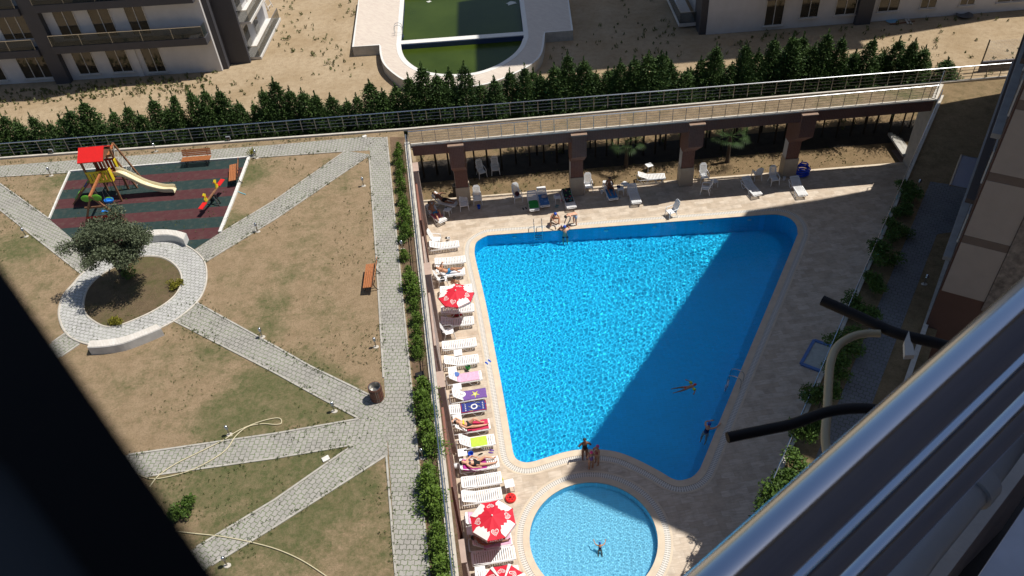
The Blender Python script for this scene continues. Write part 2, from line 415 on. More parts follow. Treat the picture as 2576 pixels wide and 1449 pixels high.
# coping and overflow channel round both pools
t = NT('overflow_grating_slats')
sx = t.n('SeparateXYZ', {'Vector': t.n('UVMap').outputs[0]})
g1 = t.ramp(t.math('PINGPONG', sx.outputs[0], .05), [(.022, 0), (.03, 1)]); g1 = t.n('RGBToBW', {'Color': g1}).outputs[0]
g2 = t.n('RGBToBW', {'Color': t.ramp(t.math('ABSOLUTE', t.math('SUBTRACT', sx.outputs[1], .5)), [(.03, 1), (.06, 0)])}).outputs[0]
t.col(t.mix(t.math('MAXIMUM', g1, g2), (.36, .33, .29), (.64, .61, .56))); t.set(Roughness=.6); GRATE = t.m
def pool_rim(loop, cname, gname, cw=.34, gw=.27):
    a = offset(loop, -.0); b = offset(loop, cw); c = offset(loop, cw + .004); d = offset(loop, cw + gw); e = offset(loop, cw + gw + .1)
    mb = MB(); n = len(loop); ring(mb, a, b, .02)
    mb.add([V((q.x, q.y, .02)) for q in a] + [V((q.x, q.y, -.03)) for q in a], [(i, (i + 1) % n, (i + 1) % n + n, i + n) for i in range(n)])
    mb.add([V((q.x, q.y, .02)) for q in b] + [V((q.x, q.y, .0)) for q in b], [(i + n, (i + 1) % n + n, (i + 1) % n, i) for i in range(n)])
    ring(mb, d, e, .012)
    struct(cname, mb, COPING)
    mb = MB(); ring(mb, c, d, .008); o = struct(gname, mb, GRATE)
    uv = o.data.uv_layers.new(name='UVMap'); L = [0.0]
    for i in range(n): L.append(L[-1] + (c[(i + 1) % n] - c[i]).length)
    for i, poly in enumerate(o.data.polygons):
        for li, (uu, vv) in zip(poly.loop_indices, ((L[i], 0), (L[i + 1], 0), (L[i + 1], 1), (L[i], 1))): uv.data[li].uv = (uu, vv)
pool_rim(pool, 'pool_coping', 'pool_overflow_grating'); pool_rim(kids, 'kids_pool_coping', 'kids_pool_overflow_grating', .30, .25)

# garden terrace
def gx(y): return wall_x(y) - .22
garden_poly = [(gx(5), 5), (gx(41.8), 41.8), (-5.66, 41.9), (-5.9, kerb_y(-5.9) - .1), (-60, kerb_y(-60) - .1), (-60, 5)]
blobs = [(P(*q, G).x, P(*q, G).y, r * 1.2, a * 2.3) for q, r, a in (((850,1040),1.6,.5),((740,960),2.2,.4),((650,1010),2.4,.38),((820,1000),1.8,.4),((690,760),1.2,.22),((670,830),1.4,.28),((720,690),1.0,.2),((800,1215),2.4,.45),
  ((600,1180),2.2,.25),((740,1320),1.2,.3),((620,440),1.5,.35),((580,560),1.3,.3),((540,900),1.6,.25),((560,1060),1.6,.3),((60,620),1.5,.3),((160,450),1.2,.2),((560,1380),1.5,.2),((430,1220),1.4,.2))]
blobs += [(P(*q, G).x, P(*q, G).y, r, a) for q, r, a in (((700,1215),4.2,.42),((900,1330),4.5,.40),((640,1400),3,.35),((80,600),4,.40),((240,470),2.5,.35),((600,430),3,.3),((500,1240),3,.3))]
LAWN = lawn_mat('dry_lawn', blobs, amount=.40)
struct('garden_lawn', MB().sheet([garden_poly], G), LAWN)
mb = MB(); q = garden_poly
for i in range(len(q)):
    a, b = q[i], q[(i + 1) % len(q)]
    mb.add([(a[0], a[1], -.1), (b[0], b[1], -.1), (b[0], b[1], G - .004), (a[0], a[1], G - .004)], [(0, 1, 2, 3)])
struct('garden_embankment', mb, CONC)

PAVA = {}
def paving(name, px, z, ang, edges=()):
    key = round(ang)
    if key not in PAVA: PAVA[key] = paver_mat('pavers_%d' % key, ang)
    o = struct(name, MB().sheet([pl(px, z)], z), PAVA[key])
    for e in edges:
        pts = [P(u, v, z) for u, v in e]; mb = MB()
        for a, b in zip(pts, pts[1:]): mb.beam((a.x, a.y, z + .008), (b.x, b.y, z + .008), .08, .05)
        struct('path_kerb', mb, simple('kerb_concrete', (.36, .34, .30), .85, var=.2, scale=4, bump=.3))
paving('garden_path', [(928,345),(975,345),(1025,850),(1082,1449),(1100,1640),(1008,1640),(998,1449),(966,950)], G + .016, 6,
       [[(973,345),(1023,850),(1080,1449),(1098,1640)], [(929,392),(947,650),(965,950)], [(972,1145),(996,1449),(1006,1640)]])
paving('garden_path', [(-450,446),(0,417),(692,364),(905,345),(929,345),(934,378),(870,381),(692,391),(627,397.6),(177,433),(0,444),(-450,478)], G + .012, 92,
       [[(0,445),(177,434)], [(640,397),(870,381)]])
paving('garden_path', [(870,379),(930,388),(924,396),(692,551),(515,659),(487,630),(555,584),(692,504)], G + .008, -35, [[(922,396),(692,552),(516,660)], [(868,381),(692,504),(560,584)]])
paving('garden_path', [(494,762),(692,872),(780,922),(930,995),(972,1000),(972,1060),(901,1051),(780,986),(692,937),(439,807)], G + .008, 32, [[(494,761),(692,871),(780,921),(930,994)], [(901,1052),(780,987),(692,938),(439,808)]])
paving('garden_path', [(905,1053),(692,1091),(324,1144),(60,1180),(60,1245),(366,1198),(692,1152),(890,1119),(976,1110),(973,1040)], G + .004, 97, [[(903,1054),(692,1091),(324,1144)], [(885,1120),(692,1153),(366,1199)]])
paving('garden_path', [(892,1115),(692,1256),(494,1376),(380,1449),(300,1500),(380,1530),(480,1460),(533,1421),(692,1324),(976,1145),(974,1100)], G + .010, 122, [[(888,1120),(692,1257),(494,1377)], [(972,1146),(692,1325),(533,1422)]])
paving('garden_path', [(-150,350),(0,462),(125.5,552.5),(173,593),(235,645),(290,700),(206,689),(0,527),(-150,410)], G + .006, 35, [[(0,462),(125,552)], [(0,528),(206,690)]])
paving('garden_path', [(60,905),(131,862),(172,832),(225,855),(204,862),(154,896),(90,940)], G + .006, 125, [[(131,862),(165,838)], [(154,897),(200,866)]])
f4 = lambda l: [(x / 1.7045 / 1.590062, (550 + y / 1.7045) / 1.590062) for x, y in l]
ring_out = smooth_loop(pl(f4([(1320,770),(1395,850),(1410,960),(1385,1060),(1330,1140),(1215,1235),(1100,1300),(980,1360),(820,1410),(650,1420),(510,1380),(440,1320),(405,1230),(408,1150),(440,1070),(500,1000),
   (560,930),(640,860),(740,790),(860,735),(980,710),(1100,708),(1220,722)]), G), 4)
ring_in = smooth_loop(pl(f4([(570,1150),(580,1080),(615,1010),(690,940),(790,880),(880,832),(970,812),(1080,815),(1155,842),(1215,895),(1240,965),(1215,1050),(1150,1120),(1030,1195),(870,1265),(780,1292),(700,1285),(620,1240),(580,1195)]), G), 4)
t = paver_mat('setts', 20, (.43, .42, .405), .5)
mb = MB(); z = G + .024
mb.sheet([ring_out, ring_in], z); struct('ring_path', mb, t)
mb = MB(); mb.tube([(q.x, q.y, z) for q in ring_out], .05, 5, closed=True); mb.tube([(q.x, q.y, z) for q in ring_in], .05, 5, closed=True); struct('ring_kerb', mb, CONCW)
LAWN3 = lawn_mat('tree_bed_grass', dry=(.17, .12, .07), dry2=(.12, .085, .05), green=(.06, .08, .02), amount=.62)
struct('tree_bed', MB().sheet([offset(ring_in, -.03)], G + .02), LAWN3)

# rubber playground surface: stripes laid across it in metre-wide tiles
t = NT('rubber_tiles'); sp = t.n('SeparateXYZ', {'Vector': t.pos()})
yy = t.math('ADD', sp.outputs[1], t.math('MULTIPLY', sp.outputs[0], .02))
ph = t.math('FRACT', t.math('DIVIDE', t.math('SUBTRACT', yy, 41.30 * Q_ - .98 * Q_ * 20), 1.96 * Q_))
rg = t.ramp(ph, [(.498, 1), (.502, 0)])
nn = t.noise(t.pos(), 3, 5); c = t.mix(t.n('RGBToBW', {'Color': rg}).outputs[0], (.078, .026, .028), (.020, .040, .038))
seam = t.n('TexBrick', {'Vector': t.pos(), 'Color1': (1, 1, 1, 1), 'Color2': (.86, .86, .86, 1), 'Mortar': (.6, .6, .6, 1), 'Mortar Size': .012, 'Brick Width': .98, 'Row Height': .49}, offset=.5).outputs[0]
c = t.mix(1.0, c, seam, 'MULTIPLY'); t.col(t.mix(t.ramp(nn, [(.5, 0), (.8, .35)]), c, (.12, .10, .08))); t.bump(t.noise(t.pos(), 80, 2), .3, .01)
t.set(Roughness=.8, Specular_IOR_Level=.25)
struct('playground_surface', MB().sheet([pl([(177,433),(627,397),(555,585),(487,629),(455,640),(400,620),(300,640),(225,638),(173,593),(125,552)], G)], G + .014), t.m)
mb = MB()
for e in ([(627,397),(590,497),(554,586)], [(177,433),(150,493),(125,552)], [(177,433),(627,397)]):
    pts = [P(u, v, G) for u, v in e]; wd = .17 if e[0][0] == 627 else .09
    for a, b in zip(pts, pts[1:]): mb.beam((a.x, a.y, G + .05), (b.x, b.y, G + .05), wd, .12)
struct('playground_kerb', mb, simple('white_kerb', (.62, .60, .56), .8, var=.2, scale=5, bump=.3))

# planting strip between path and wall
SOIL = lawn_mat('planting_soil', dry=(.20, .13, .085), dry2=(.14, .09, .055), amount=.22)
struct('planting_bed', MB().sheet([pl([(980,345),(1018,345),(1018,360),(1165,1449),(1190,1640),(1103,1640),(1086,1449),(1029,850)], G)], G + .005), SOIL)

# side walkway at garden level, right of the pool
side_poly = [(right_x(5) + .1, 5), (curb_x(5) + .6, 5), (curb_x(43.6) + .6, 43.6), (26.9, kerb_y(27.2) - .08), (26.9, 41.9), (right_x(41.7) + .1, 41.7)]
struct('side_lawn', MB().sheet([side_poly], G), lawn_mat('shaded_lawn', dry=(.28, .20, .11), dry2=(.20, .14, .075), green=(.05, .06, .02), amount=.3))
mb = MB(); q = side_poly
for i in range(len(q)):
    a, b = q[i], q[(i + 1) % len(q)]
    mb.add([(a[0], a[1], -.1), (b[0], b[1], -.1), (b[0], b[1], G - .004), (a[0], a[1], G - .004)], [(0, 1, 2, 3)])
struct('walkway_embankment', mb, CONC)
sw = [(right_x(y) + o_, y) for y, o_ in ((33.8, 1.5), (28, 1.4), (22, 1.3), (5, 1.2))]
se = [(curb_x(y) - o_, y) for y, o_ in ((5, 1.2), (22, 1.1), (29.5, 1.0), (29.6, .1), (33.0, .1))]
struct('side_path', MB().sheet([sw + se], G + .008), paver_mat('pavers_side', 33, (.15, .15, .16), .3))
mb = MB()
for a, b in (((curb_x(5), 5), (curb_x(30), 30)), ((curb_x(33.2), 33.2), (curb_x(42), 42))): mb.beam((a[0], a[1], G + .06), (b[0], b[1], G + .06), .2, .16)
struct('side_kerb', mb, CONCW)

# ================================================================== WALLS, FOOTBRIDGE, RAILINGS
def mosaic(name, c, rough=.5):
    t = NT(name); sp = t.n('SeparateXYZ', {'Vector': t.pos()})
    v = t.n('CombineXYZ', {0: t.math('ADD', sp.outputs[0], sp.outputs[1]), 1: sp.outputs[2], 2: 0.0}).outputs[0]
    br = t.n('TexBrick', {'Vector': v, 'Color1': (*c, 1), 'Color2': (*[x * .8 for x in c], 1), 'Mortar': (*[min(1, x * 1.7) for x in c], 1), 'Scale': 1, 'Mortar Size': .006,
         'Brick Width': .1, 'Row Height': .1}, offset=0)
    t.col(t.mix(t.ramp(t.noise(t.pos(), .8, 4), [(.4, 0), (.7, .4)]), br.outputs[0], [x * .75 for x in c])); t.set(Roughness=.75, Specular_IOR_Level=.25); return t.m
BROWN = mosaic('brown_mosaic', (.155, .075, .056)); STONE = tiles_mat('column_stone', (.42, .35, .27), (.36, .30, .23), (.32, .26, .2), .6, .4, 0, .004, (.3, .25, .2), .2)
SIDEP = simple('grey_render', (.33, .32, .30), .85, var=.12, scale=2, bump=.2)
PINK = simple('pale_brown_render', (.40, .30, .25), .8, var=.12, scale=3, bump=.2)

t = thing('retaining_wall', 'long brown tiled garden wall with pale concrete coping left of the sun loungers', 'wall')
mb = MB(); q = [(wall_x(42.3), 42.3), (wall_x(5), 5), (wall_x(5) - .2, 5), (wall_x(42.3) - .2, 42.3)]; mb.prism(q, -.05, G - .02); mb.build('wall_face', BROWN, t, fix=True)
mb = MB(); q = [(wall_x(42.3) + .04, 42.2), (wall_x(5) + .04, 5), (wall_x(5) - .27, 5), (wall_x(42.3) - .27, 42.2)]; mb.prism(q, G - .018, G + .09); mb.build('coping', CONCW, t, fix=True)
for y in (40.6, 31.1, 23.5, 15.1, 8):
    mb = MB(); mb.box((wall_x(y) + .14, y, 2.4), (.3, .85, 4.9), R_(5.5)); mb.box((wall_x(y) + .16, y, 4.9), (.36, .95, .1), R_(5.5)); mb.build('pilaster', PINK, t, fix=True)
for y0, y1 in ((42.1, 36.5), (35, 31.8), (30.3, 26.5), (22.7, 18.5), (14.3, 10)):
    mb = MB(); mb.box((wall_x((y0 + y1) / 2) + .06, (y0 + y1) / 2, 2.0), (.1, abs(y1 - y0), 4.0), R_(5.5)); mb.build('wall_panel', PINK if y0 in (35, 30.3) else BROWN, t, fix=True)

fb = thing('footbridge', 'brown tiled footbridge on four columns with dry grass on top behind the pool', 'footbridge')
yb = lambda x: kerb_y(x)
slab = [(-5.62, 42.03), (26.69, 42.03), (27.72, yb(27.7)), (-5.62, yb(-5.6))]
MB().prism(slab, G - .3, G - .01).build('slab', CONC, fb, fix=True)
MB().sheet([slab], G + .004).build('turf', lawn_mat('bridge_turf', [(21, 43.2, 2.2, .45), (25, 43.2, 2.5, .6), (8, 43.4, 1.4, .3)], dry=(.30, .225, .145), dry2=(.20, .145, .09), amount=.05), fb)
MB().prism([(-5.33, 41.93), (26.64, 41.93), (26.79, 42.17), (-5.33, 42.17)], 4.86, G - .06).build('beam', BROWN, fb, fix=True)
MB().prism([(-5.38, 41.87), (26.64, 41.87), (26.84, 42.09), (-5.38, 42.09)], G - .058, G + .03).build('front_coping', CONCW, fb, fix=True)
mb = MB(); mb.beam((26.59, 41.93, G), (27.77, 43.6, G), .3, .12); mb.build('end_coping', CONCW, fb)
for cx in (-2.68, 4.87, 12.12, 19.0):
    c_ = thing('column', None, None); c_.parent = fb; c_.location = (cx, 0, 0); del_ = None
    MB().box((0, 43.36, 1.42 + 1.6), (.80, .66, 3.2)).build('shaft', BROWN, c_)
    mb = MB(); a = .46
    pr = [(43.02, 2.75), (41.70, 3.87), (41.70, 5.42), (43.68, 5.42), (43.68, 2.75)]
    n = len(pr); vs = [(-a, y, z) for y, z in pr] + [(a, y, z) for y, z in pr]
    mb.add(vs, [tuple(range(n)), tuple(range(n, 2 * n))[::-1]] + [(i, (i + 1) % n, (i + 1) % n + n, i + n) for i in range(n)]); mb.build('corbel', BROWN, c_, fix=True)
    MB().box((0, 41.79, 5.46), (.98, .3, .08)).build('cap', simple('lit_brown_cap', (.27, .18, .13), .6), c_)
    MB().box((0, 43.36, .72), (.9, .76, 1.46)).build('base', STONE, c_)
    MB().box((-.415, 43.40, 3.25), (.03, .56, 3.6)).build('side_plaster', simple('bounce_lit_render', (.50, .47, .43), .85, var=.08, scale=2), c_)  # grey render, brightened in colour for light bounced onto this side
mb = MB()
mb.beam((-5.75, kerb_y(-5.75), G + .04), (33.5, kerb_y(33.5), G + .04), .15, .14); mb.beam((-46, kerb_y(-46), G + .04), (-5.75, kerb_y(-5.75), G + .04), .15, .14)
tag(mb.build('outer_kerb', CONCW), None, None, None, 'structure')

def railing(name, label, a, b, h, sp, bars, mat=STEEL, r=.025, postr=.02, barr=.009, top2=False):
    a, b = V(a), V(b); L = (b - a).length; n = max(1, round(L / sp)); t = thing(name, label, 'railing', a); d = b - a
    for i in range(n + 1): MB().tube([d * i / n, d * i / n + V((0, 0, h))], postr, 5).build('post', STEELD, t)
    for hz in bars: MB().tube([V((0, 0, hz)), d + V((0, 0, hz))], barr, 5).build('bar', STEELD, t)
    MB().tube([V((0, 0, h)), d + V((0, 0, h))], r, 8).build('handrail', mat, t, smooth=True)
    if top2: s = V((.09, 0, -.04)); MB().tube([V((0, 0, h)) + s, d + V((0, 0, h)) + s], r * .6, 6).build('second_handrail', mat, t, smooth=True)
    return t
railing('outer_railing', 'long steel railing with three bars in front of the cypress hedge', (-42, kerb_y(-42), G + .11), (33.2, kerb_y(33.2), G + .11), .88, .87, (.2, .42, .64), r=.034, postr=.028, barr=.015)
railing('bridge_railing', 'steel railing with thin wires along the pool side of the footbridge', (-5.43, 41.99, G + .03), (26.64, 41.99, G + .03), .88, .81, (.18, .35, .52, .69), r=.032, postr=.02, barr=.008)
railing('bridge_end_railing', 'short steel railing across the right end of the footbridge', (26.66, 41.99, G + .06), (27.72, kerb_y(28.1) - .1, G + .06), .88, .7, (.2, .42, .64), r=.02, barr=.006)
railing('wall_railing', 'double blue steel handrail on the garden wall beside the sun loungers', (wall_x(41.6) - .14, 41.6, G + .09), (wall_x(6) - .14, 6, G + .09), .88, .9, (.18, .35, .52, .69), r=.028, postr=.014, barr=.005, top2=True)
railing('walkway_railing', 'thin steel railing on the walkway wall along the right of the pool deck', (right_x(41.6) + .05, 41.6, G), (right_x(6) + .05, 6, G), .85, 1.6, (.3,), r=.024, barr=.006)
t = thing('walkway_wall', 'shaded wall below the walkway railing at the right edge of the pool deck', 'wall')
MB().prism([(right_x(42.2), 42.2), (right_x(42.2) + .16, 42.2), (right_x(5) + .16, 5), (right_x(5), 5)], -.05, G + .02).build('wall_face', SIDEP, t, fix=True)
MB().prism([(right_x(42.2) - .03, 42.2), (right_x(42.2) + .2, 42.2), (right_x(5) + .2, 5), (right_x(5) - .03, 5)], G + .022, G + .1).build('coping', CONCW, t, fix=True)

# steps at the right end of the lower lawn
t = thing('stone_steps', 'pale stone steps under the right end of the footbridge', 'steps')
a = P(2262, 352, 0); b = P(2300, 408, 0); d = (b - a); nrm = V((-d.y, d.x, 0)).normalized() * -1
for i in range(4):
    o_ = nrm * (.26 * i)
    mb = MB(); mb.beam(a + o_ + V((0, 0, .08 + .16 * i)), b + o_ + V((0, 0, .08 + .16 * i)), .27, .16); mb.build('step', CONC if i % 2 else MATS['kerb_concrete'], t)
o = MB().prism([P(2242, 378, 0).xy, P(2262, 376, 0).xy, P(2290, 408, 0).xy, P(2268, 412, 0).xy], 0, .03).build('paving_slab', simple('brown_slab', (.30, .2, .16), .8), None, fix=True)
tag(o, 'brown paving slab on the lower lawn at the foot of the stone steps', 'paving slab')

# ================================================================== FAR COMPLEX
FZ = .9
pout = [(-12.49,78),(-12.14,66.56),(-9.74,66.44),(-9.56,64.63),(-9.15,62.79),(-8.25,60.93),(-7.06,59.31),(-5.27,58.1),(-2.66,57.5),(-.49,57.75),(1.76,59.09),(3.43,60.67),(4.27,62.49),(4.81,66.06),(7.26,66.0),(7.9,78)]
def arc(pts, i0, i1): return pts[:i0] + [tuple(q) for q in smooth_loop([V(p) for p in pts[i0:i1]], 4, False)] + pts[i1:]
pout = arc(pout, 2, 14)
fcop = offset(farpool, .42)
mb = MB(); mb.sheet([pout, farpool], FZ); n = len(pout)
mb.add([(x, y, FZ) for x, y in pout] + [(x, y, -.05) for x, y in pout], [(i, i + n, (i + 1) % n + n, (i + 1) % n) for i in range(n)], 1)
struct('far_pool_deck', mb, [FARTILE, CONC], fix=False)
mb = MB(); ring(mb, farpool, fcop, FZ + .02); n = len(farpool)
mb.add([(q.x, q.y, FZ + .02) for q in fcop] + [(q.x, q.y, FZ) for q in fcop], [(i + n, (i + 1) % n + n, (i + 1) % n, i) for i in range(n)])
struct('far_pool_coping', mb, simple('white_coping', (.66, .64, .60), .6, var=.06))
mb = MB(); oo = offset([V(p) for p in pout], -.16)
ring(mb, oo, [V(p) for p in pout], FZ + .012); struct('far_pool_edge', mb, MATS['white_coping'])
mb = MB(); mb.add([(q.x, q.y, FZ) for q in farpool] + [(q.x, q.y, .05) for q in farpool], [(i, i + n, (i + 1) % n + n, (i + 1) % n) for i in range(n)])
struct('far_pool_basin', mb, simple('navy_tiles', (.05, .07, .14), .4))
t = NT('algae_water'); nz = t.noise(t.pos(), .25, 5)
t.col(t.ramp(nz, [(.35, (.030, .048, .005)), (.7, (.042, .064, .008))])); t.set(Roughness=.25, Specular_IOR_Level=.15)
wv = t.noise(t.pos(), 3, 2); t.bump(wv, .05, .02)
struct('green_water', MB().sheet([farpool], .42), t.m)
mb = MB(); mb.prism([(-7.95, 66.94), (3.0, 66.62), (2.98, 65.92), (-7.85, 66.25)], .1, FZ + .01)
o = mb.build('pool_divider', [MATS['white_coping']], fix=True); tag(o, 'pale stone divider wall across the green far pool', 'divider wall')
mb = MB(); mb.prism([(-7.85, 66.24), (2.97, 65.91), (2.97, 65.88), (-7.85, 66.21)], .1, FZ - .06); mb.build('tiled_side', MATS['navy_tiles'], o, fix=True)
for q, r, lb in (((1080, 4), .32, 'pale scrap floating on the green far pool, the left one'), ((1285, 8), .75, 'large torn white sheet floating at the top of the green far pool')):
    c = P(*q, .43); rn = random.Random(int(r * 10)); pts = [(c.x + math.cos(a) * r * rn.uniform(.35, 1), c.y + math.sin(a) * r * .8 * rn.uniform(.35, 1)) for a in (k * .5236 for k in range(12))]
    tag(MB().prism(pts, .43, .45).build('floating_sheet', simple('plastic_sheet', (.55, .56, .5), .5), fix=True), lb, 'debris')

def ladder(name, label, loc, rz, h=.75, drop=1.0, back=.55):
    """Pool ladder: two bent handrails and three treads; -y faces the water."""
    t = thing(name, label, 'pool ladder', loc, rz)
    for x in (-.25, .25):
        pts = [(x, back, 0), (x, back, h * .7), (x, back * .8, h * .92), (x, back * .45, h), (x, .0, h * .95), (x, -.12, h * .7), (x, -.14, 0), (x, -.14, -drop)]
        MB().tube(smooth_loop([V(p) for p in pts], 4, False), .022, 8).build('handrail', STEEL, t, smooth=True)
    for k in range(3): MB().box((0, -.15, -.28 - .26 * k), (.5, .1, .03)).build('step', STEEL, t)
    return t
ladder('pool_ladder', 'chrome pool ladder at the far edge of the big pool near the crouching man', P(1354, 583, 0.02) + V((0, .0, 0)), R_(-1.5), drop=.95)
ladder('pool_ladder', 'chrome pool ladder on the shaded right edge of the big pool', P(1838, 960, 0.02), R_(-31.5 - 90 + 0), drop=.95)
ladder('pool_ladder', 'chrome ladder on the left edge of the green far pool', V((-7.9, 68.4, FZ)), R_(90), h=.9, drop=.5)

# apartment blocks beyond the green pool
WALLW = simple('white_render', (.58, .57, .57), .85, var=.06, scale=1.2, bump=.1)
DARKP = simple('dark_grey_panel', (.055, .055, .065), .6, var=.1, scale=1)
FRAMEW = simple('white_window_frame', (.6, .58, .55), .5)
def frame_M(o, deg): return Matrix.Translation(V((o[0], o[1], 0))) @ Matrix.Rotation(R_(deg), 4, 'Z')
def window(parent, x0, x1, z0, z1, panes=2, y=0.0, fm=None, open_=None):
    """Window set into a facade in the parent's x-z plane, frame 5 cm proud."""
    mb = MB(); fw = .055; cx = (x0 + x1) / 2
    for zc in (z0 + fw / 2, z1 - fw / 2): mb.box((cx, y - .03, zc), (x1 - x0, .08, fw))
    for k in range(panes + 1):
        xx = x0 + fw / 2 + (x1 - x0 - fw) * k / panes; mb.box((xx, y - .028, (z0 + z1) / 2), (fw, .076, z1 - z0 - 2 * fw))
    f = mb.build('window', fm or FRAMEW, parent)
    MB().box((cx, y - .01, (z0 + z1) / 2), (x1 - x0 - .02, .02, z1 - z0 - .02)).build('pane', WINGL, f)
    MB().box((cx, y - .09, z0 - .04), (x1 - x0 + .16, .18, .06)).build('sill', FRAMEW, f)
    return f
def glass_rail(parent, pts, z, h, top=True):
    """Glass balustrade along local points."""
    for a, b in zip(pts, pts[1:]):
        a, b = V((*a, 0)), V((*b, 0)); mb = MB(); mb.beam(a + V((0, 0, z + h / 2)), b + V((0, 0, z + h / 2)), .02, h); g = mb.build('glass_balustrade', GLASS, parent)
        mb = MB(); mb.beam(a + V((0, 0, z + h + .02)), b + V((0, 0, z + h + .02)), .05, .05)
        n = max(1, int((b - a).length / 2.2))
        for k in range(n + 1): q = a.lerp(b, k / n); mb.box((q.x, q.y, z + h / 2), (.025, .03, h))
        mb.build('rail_frame', STEEL, g)

H1 = thing('apartment_block', 'white apartment block with dark bands and glass balconies, upper left', 'building', (-23.71, 65.96, 0), R_(-3.2))
MB().box((-14.7, 6, 15), (29.4, 12, 30)).build('walls', WALLW, H1)
MB().box((-14.7, 6, 30.2), (29.6, 12.6, .5)).build('roof', DARKP, H1)
mb = MB()
for xx in (-14.1,): mb.box((xx, -.28, 4.6), (1.3, .6, 9.26))
mb.build('dark_pier', DARKP, H1); MB().box((-29.1, -.28, 4.6), (1.3, .6, 9.26)).build('dark_pier', DARKP, H1)
for z0, z1 in ((2.93, 3.55), (6.53, 7.15)):
    MB().box((-6.75, -.5, (z0 + z1) / 2), (13.3, .98, z1 - z0)).build('balcony', DARKP, H1)
    MB().box((-21.6, -.4, (z0 + z1) / 2 - .25), (13.6, .78, z1 - z0)).build('balcony', DARKP, H1)
    glass_rail(H1, [(-13.3, -.92), (-.2, -.92), (-.2, -.05)], z1, .95)
    glass_rail(H1, [(-28.3, -.7), (-15.0, -.7)], z1 - .25, .9)
for x0, x1, dz in ((-12.6, -10.8, .5), (-9.6, -7.75, .5), (-6.5, -4.85, .3)):
    window(H1, x0, x1, dz, 2.85 - (.15 if dz < .4 else 0)); window(H1, x0, x1, 3.75, 6.42 - (.15 if dz < .4 else 0)); window(H1, x0, x1, 7.35, 9.0)
for z0, z1 in ((.4, 2.55), (4.0, 6.2), (7.6, 9.0)):
    for x1 in (-14.9, -19.2, -23.6): window(H1, x1 - 2.7, x1, z0, z1, 3)
mb = MB(); mb.box((-7.2, -.05, 1.3), (.5, .1, 2.6)); mb.build('downpipe_strip', WALLW, H1)
# gable side with the dark fin and corner balconies
MB().box((.2, 1.2, 4.6), (.5, 1.7, 9.25)).build('dark_fin', DARKP, H1)
MB().box((1.25, 1.4, 4.6), (1.9, .35, 9.2)).build('dark_screen', DARKP, H1)
MB().box((.9, 6.2, 4.6), (1.6, 9.0, 9.1)).build('gable_wall', WALLW, H1)
for z0 in (.15, 3.4, 6.9):
    MB().box((2.35, 5.9, z0), (1.5, 8.2, .22)).build('corner_balcony', FRAMEW, H1)
    glass_rail(H1, [(1.8, 1.85), (3.0, 1.85), (3.0, 9.9)], z0 + .11, .95)
    for y0 in (3.0, 6.0):
        mb = MB(); f = mb.box((1.72, y0 + .7, z0 + 1.25), (.06, 1.4, 2.1)).build('window', FRAMEW, H1); MB().box((1.76, y0 + .7, z0 + 1.25), (.03, 1.2, 1.9)).build('pane', WINGL, f)

H2 = thing('apartment_block', 'shaded white apartment block behind the hedge, upper right', 'building', (18.7, 64.81, 0), R_(-1.0))
MB().box((16, 6, 20.7), (32, 12, 41.4)).build('walls', WALLW, H2)
MB().box((16, 6.2, 41.6), (32.2, 15.0, .5)).build('roof', DARKP, H2)
MB().box((16, 10, 43.5), (32, 8, 4)).build('roof_storey', WALLW, H2)
MB().box((13.4, -.2, 4.6), (1.3, .44, 9.22)).build('dark_pier', DARKP, H2)
MB().box((-.28, 1.2, 4.6), (.6, 2.2, 9.25)).build('dark_fin', DARKP, H2)
for x0, x1, z0 in ((4.9, 6.5, .4), (7.9, 9.5, .85), (10.9, 12.7, .85), (14.6, 16.4, .85), (18.2, 19.6, .85), (21.6, 22.9, .85), (24.8, 28.4, .85)):
    window(H2, x0, x1, z0, 2.7, 2 if x1 - x0 < 3 else 3); window(H2, x0, x1, 4.1, 6.0, 2)
    MB().box(((x0 + x1) / 2, -.5, 3.2), (x1 - x0 + .6, .98, .3)).build('balcony', DARKP, H2)
MB().box((-1.3, 4.6, .3), (1.5, 6.0, .3)).build('corner_balcony', FRAMEW, H2); glass_rail(H2, [(-.6, 1.65), (-2.0, 1.65), (-2.0, 7.5)], .45, .95)
MB().box((-1.3, 4.6, 3.6), (1.5, 6.0, .3)).build('corner_balcony', FRAMEW, H2)

# ================================================================== OUR APARTMENT BUILDING (right edge)
W0 = V((17.85, 23.49)); A1 = R_(54.6); A2 = R_(-33.0)
fx, fy = V((math.cos(A1), math.sin(A1))), V((math.cos(A2), math.sin(A2)))      # along the pool side / along the end wall
R1 = V((31.5, 42.1)); R2 = R1 + V((math.cos(R_(6.3)), math.sin(R_(6.3)))) * 16
wing = thing('apartment_wing', 'shaded beige and brown apartment wing standing along the walkway at the right edge', 'building')
foot = [W0, R1, R2, R2 + fy * 6, W0 + fy * 13]
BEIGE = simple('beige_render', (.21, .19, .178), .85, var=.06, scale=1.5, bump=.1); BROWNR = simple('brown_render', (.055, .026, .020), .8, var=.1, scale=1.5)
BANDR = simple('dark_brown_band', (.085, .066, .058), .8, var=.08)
ROUGH = simple('rough_plaster', (.13, .115, .105), .95, var=.5, scale=4, bump=1.0)
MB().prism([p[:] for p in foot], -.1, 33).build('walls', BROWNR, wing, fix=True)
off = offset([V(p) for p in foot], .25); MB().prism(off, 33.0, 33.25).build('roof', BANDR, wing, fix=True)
def wbox(mb, u0, u1, z0, z1, d=.03):                # panel on the end wall, u along it
    a = W0 + fy * u0 - fx * d; b = W0 + fy * u1 - fx * d; mb.prism([a, b, b + fx * d * .96, a + fx * d * .96], z0, z1); return mb
def bandz(z0, z1, name, mat, u0=.06, u1=1.68): wbox(MB(), u0, u1, z0, z1).build(name, mat, wing, fix=True)
z = 7.85
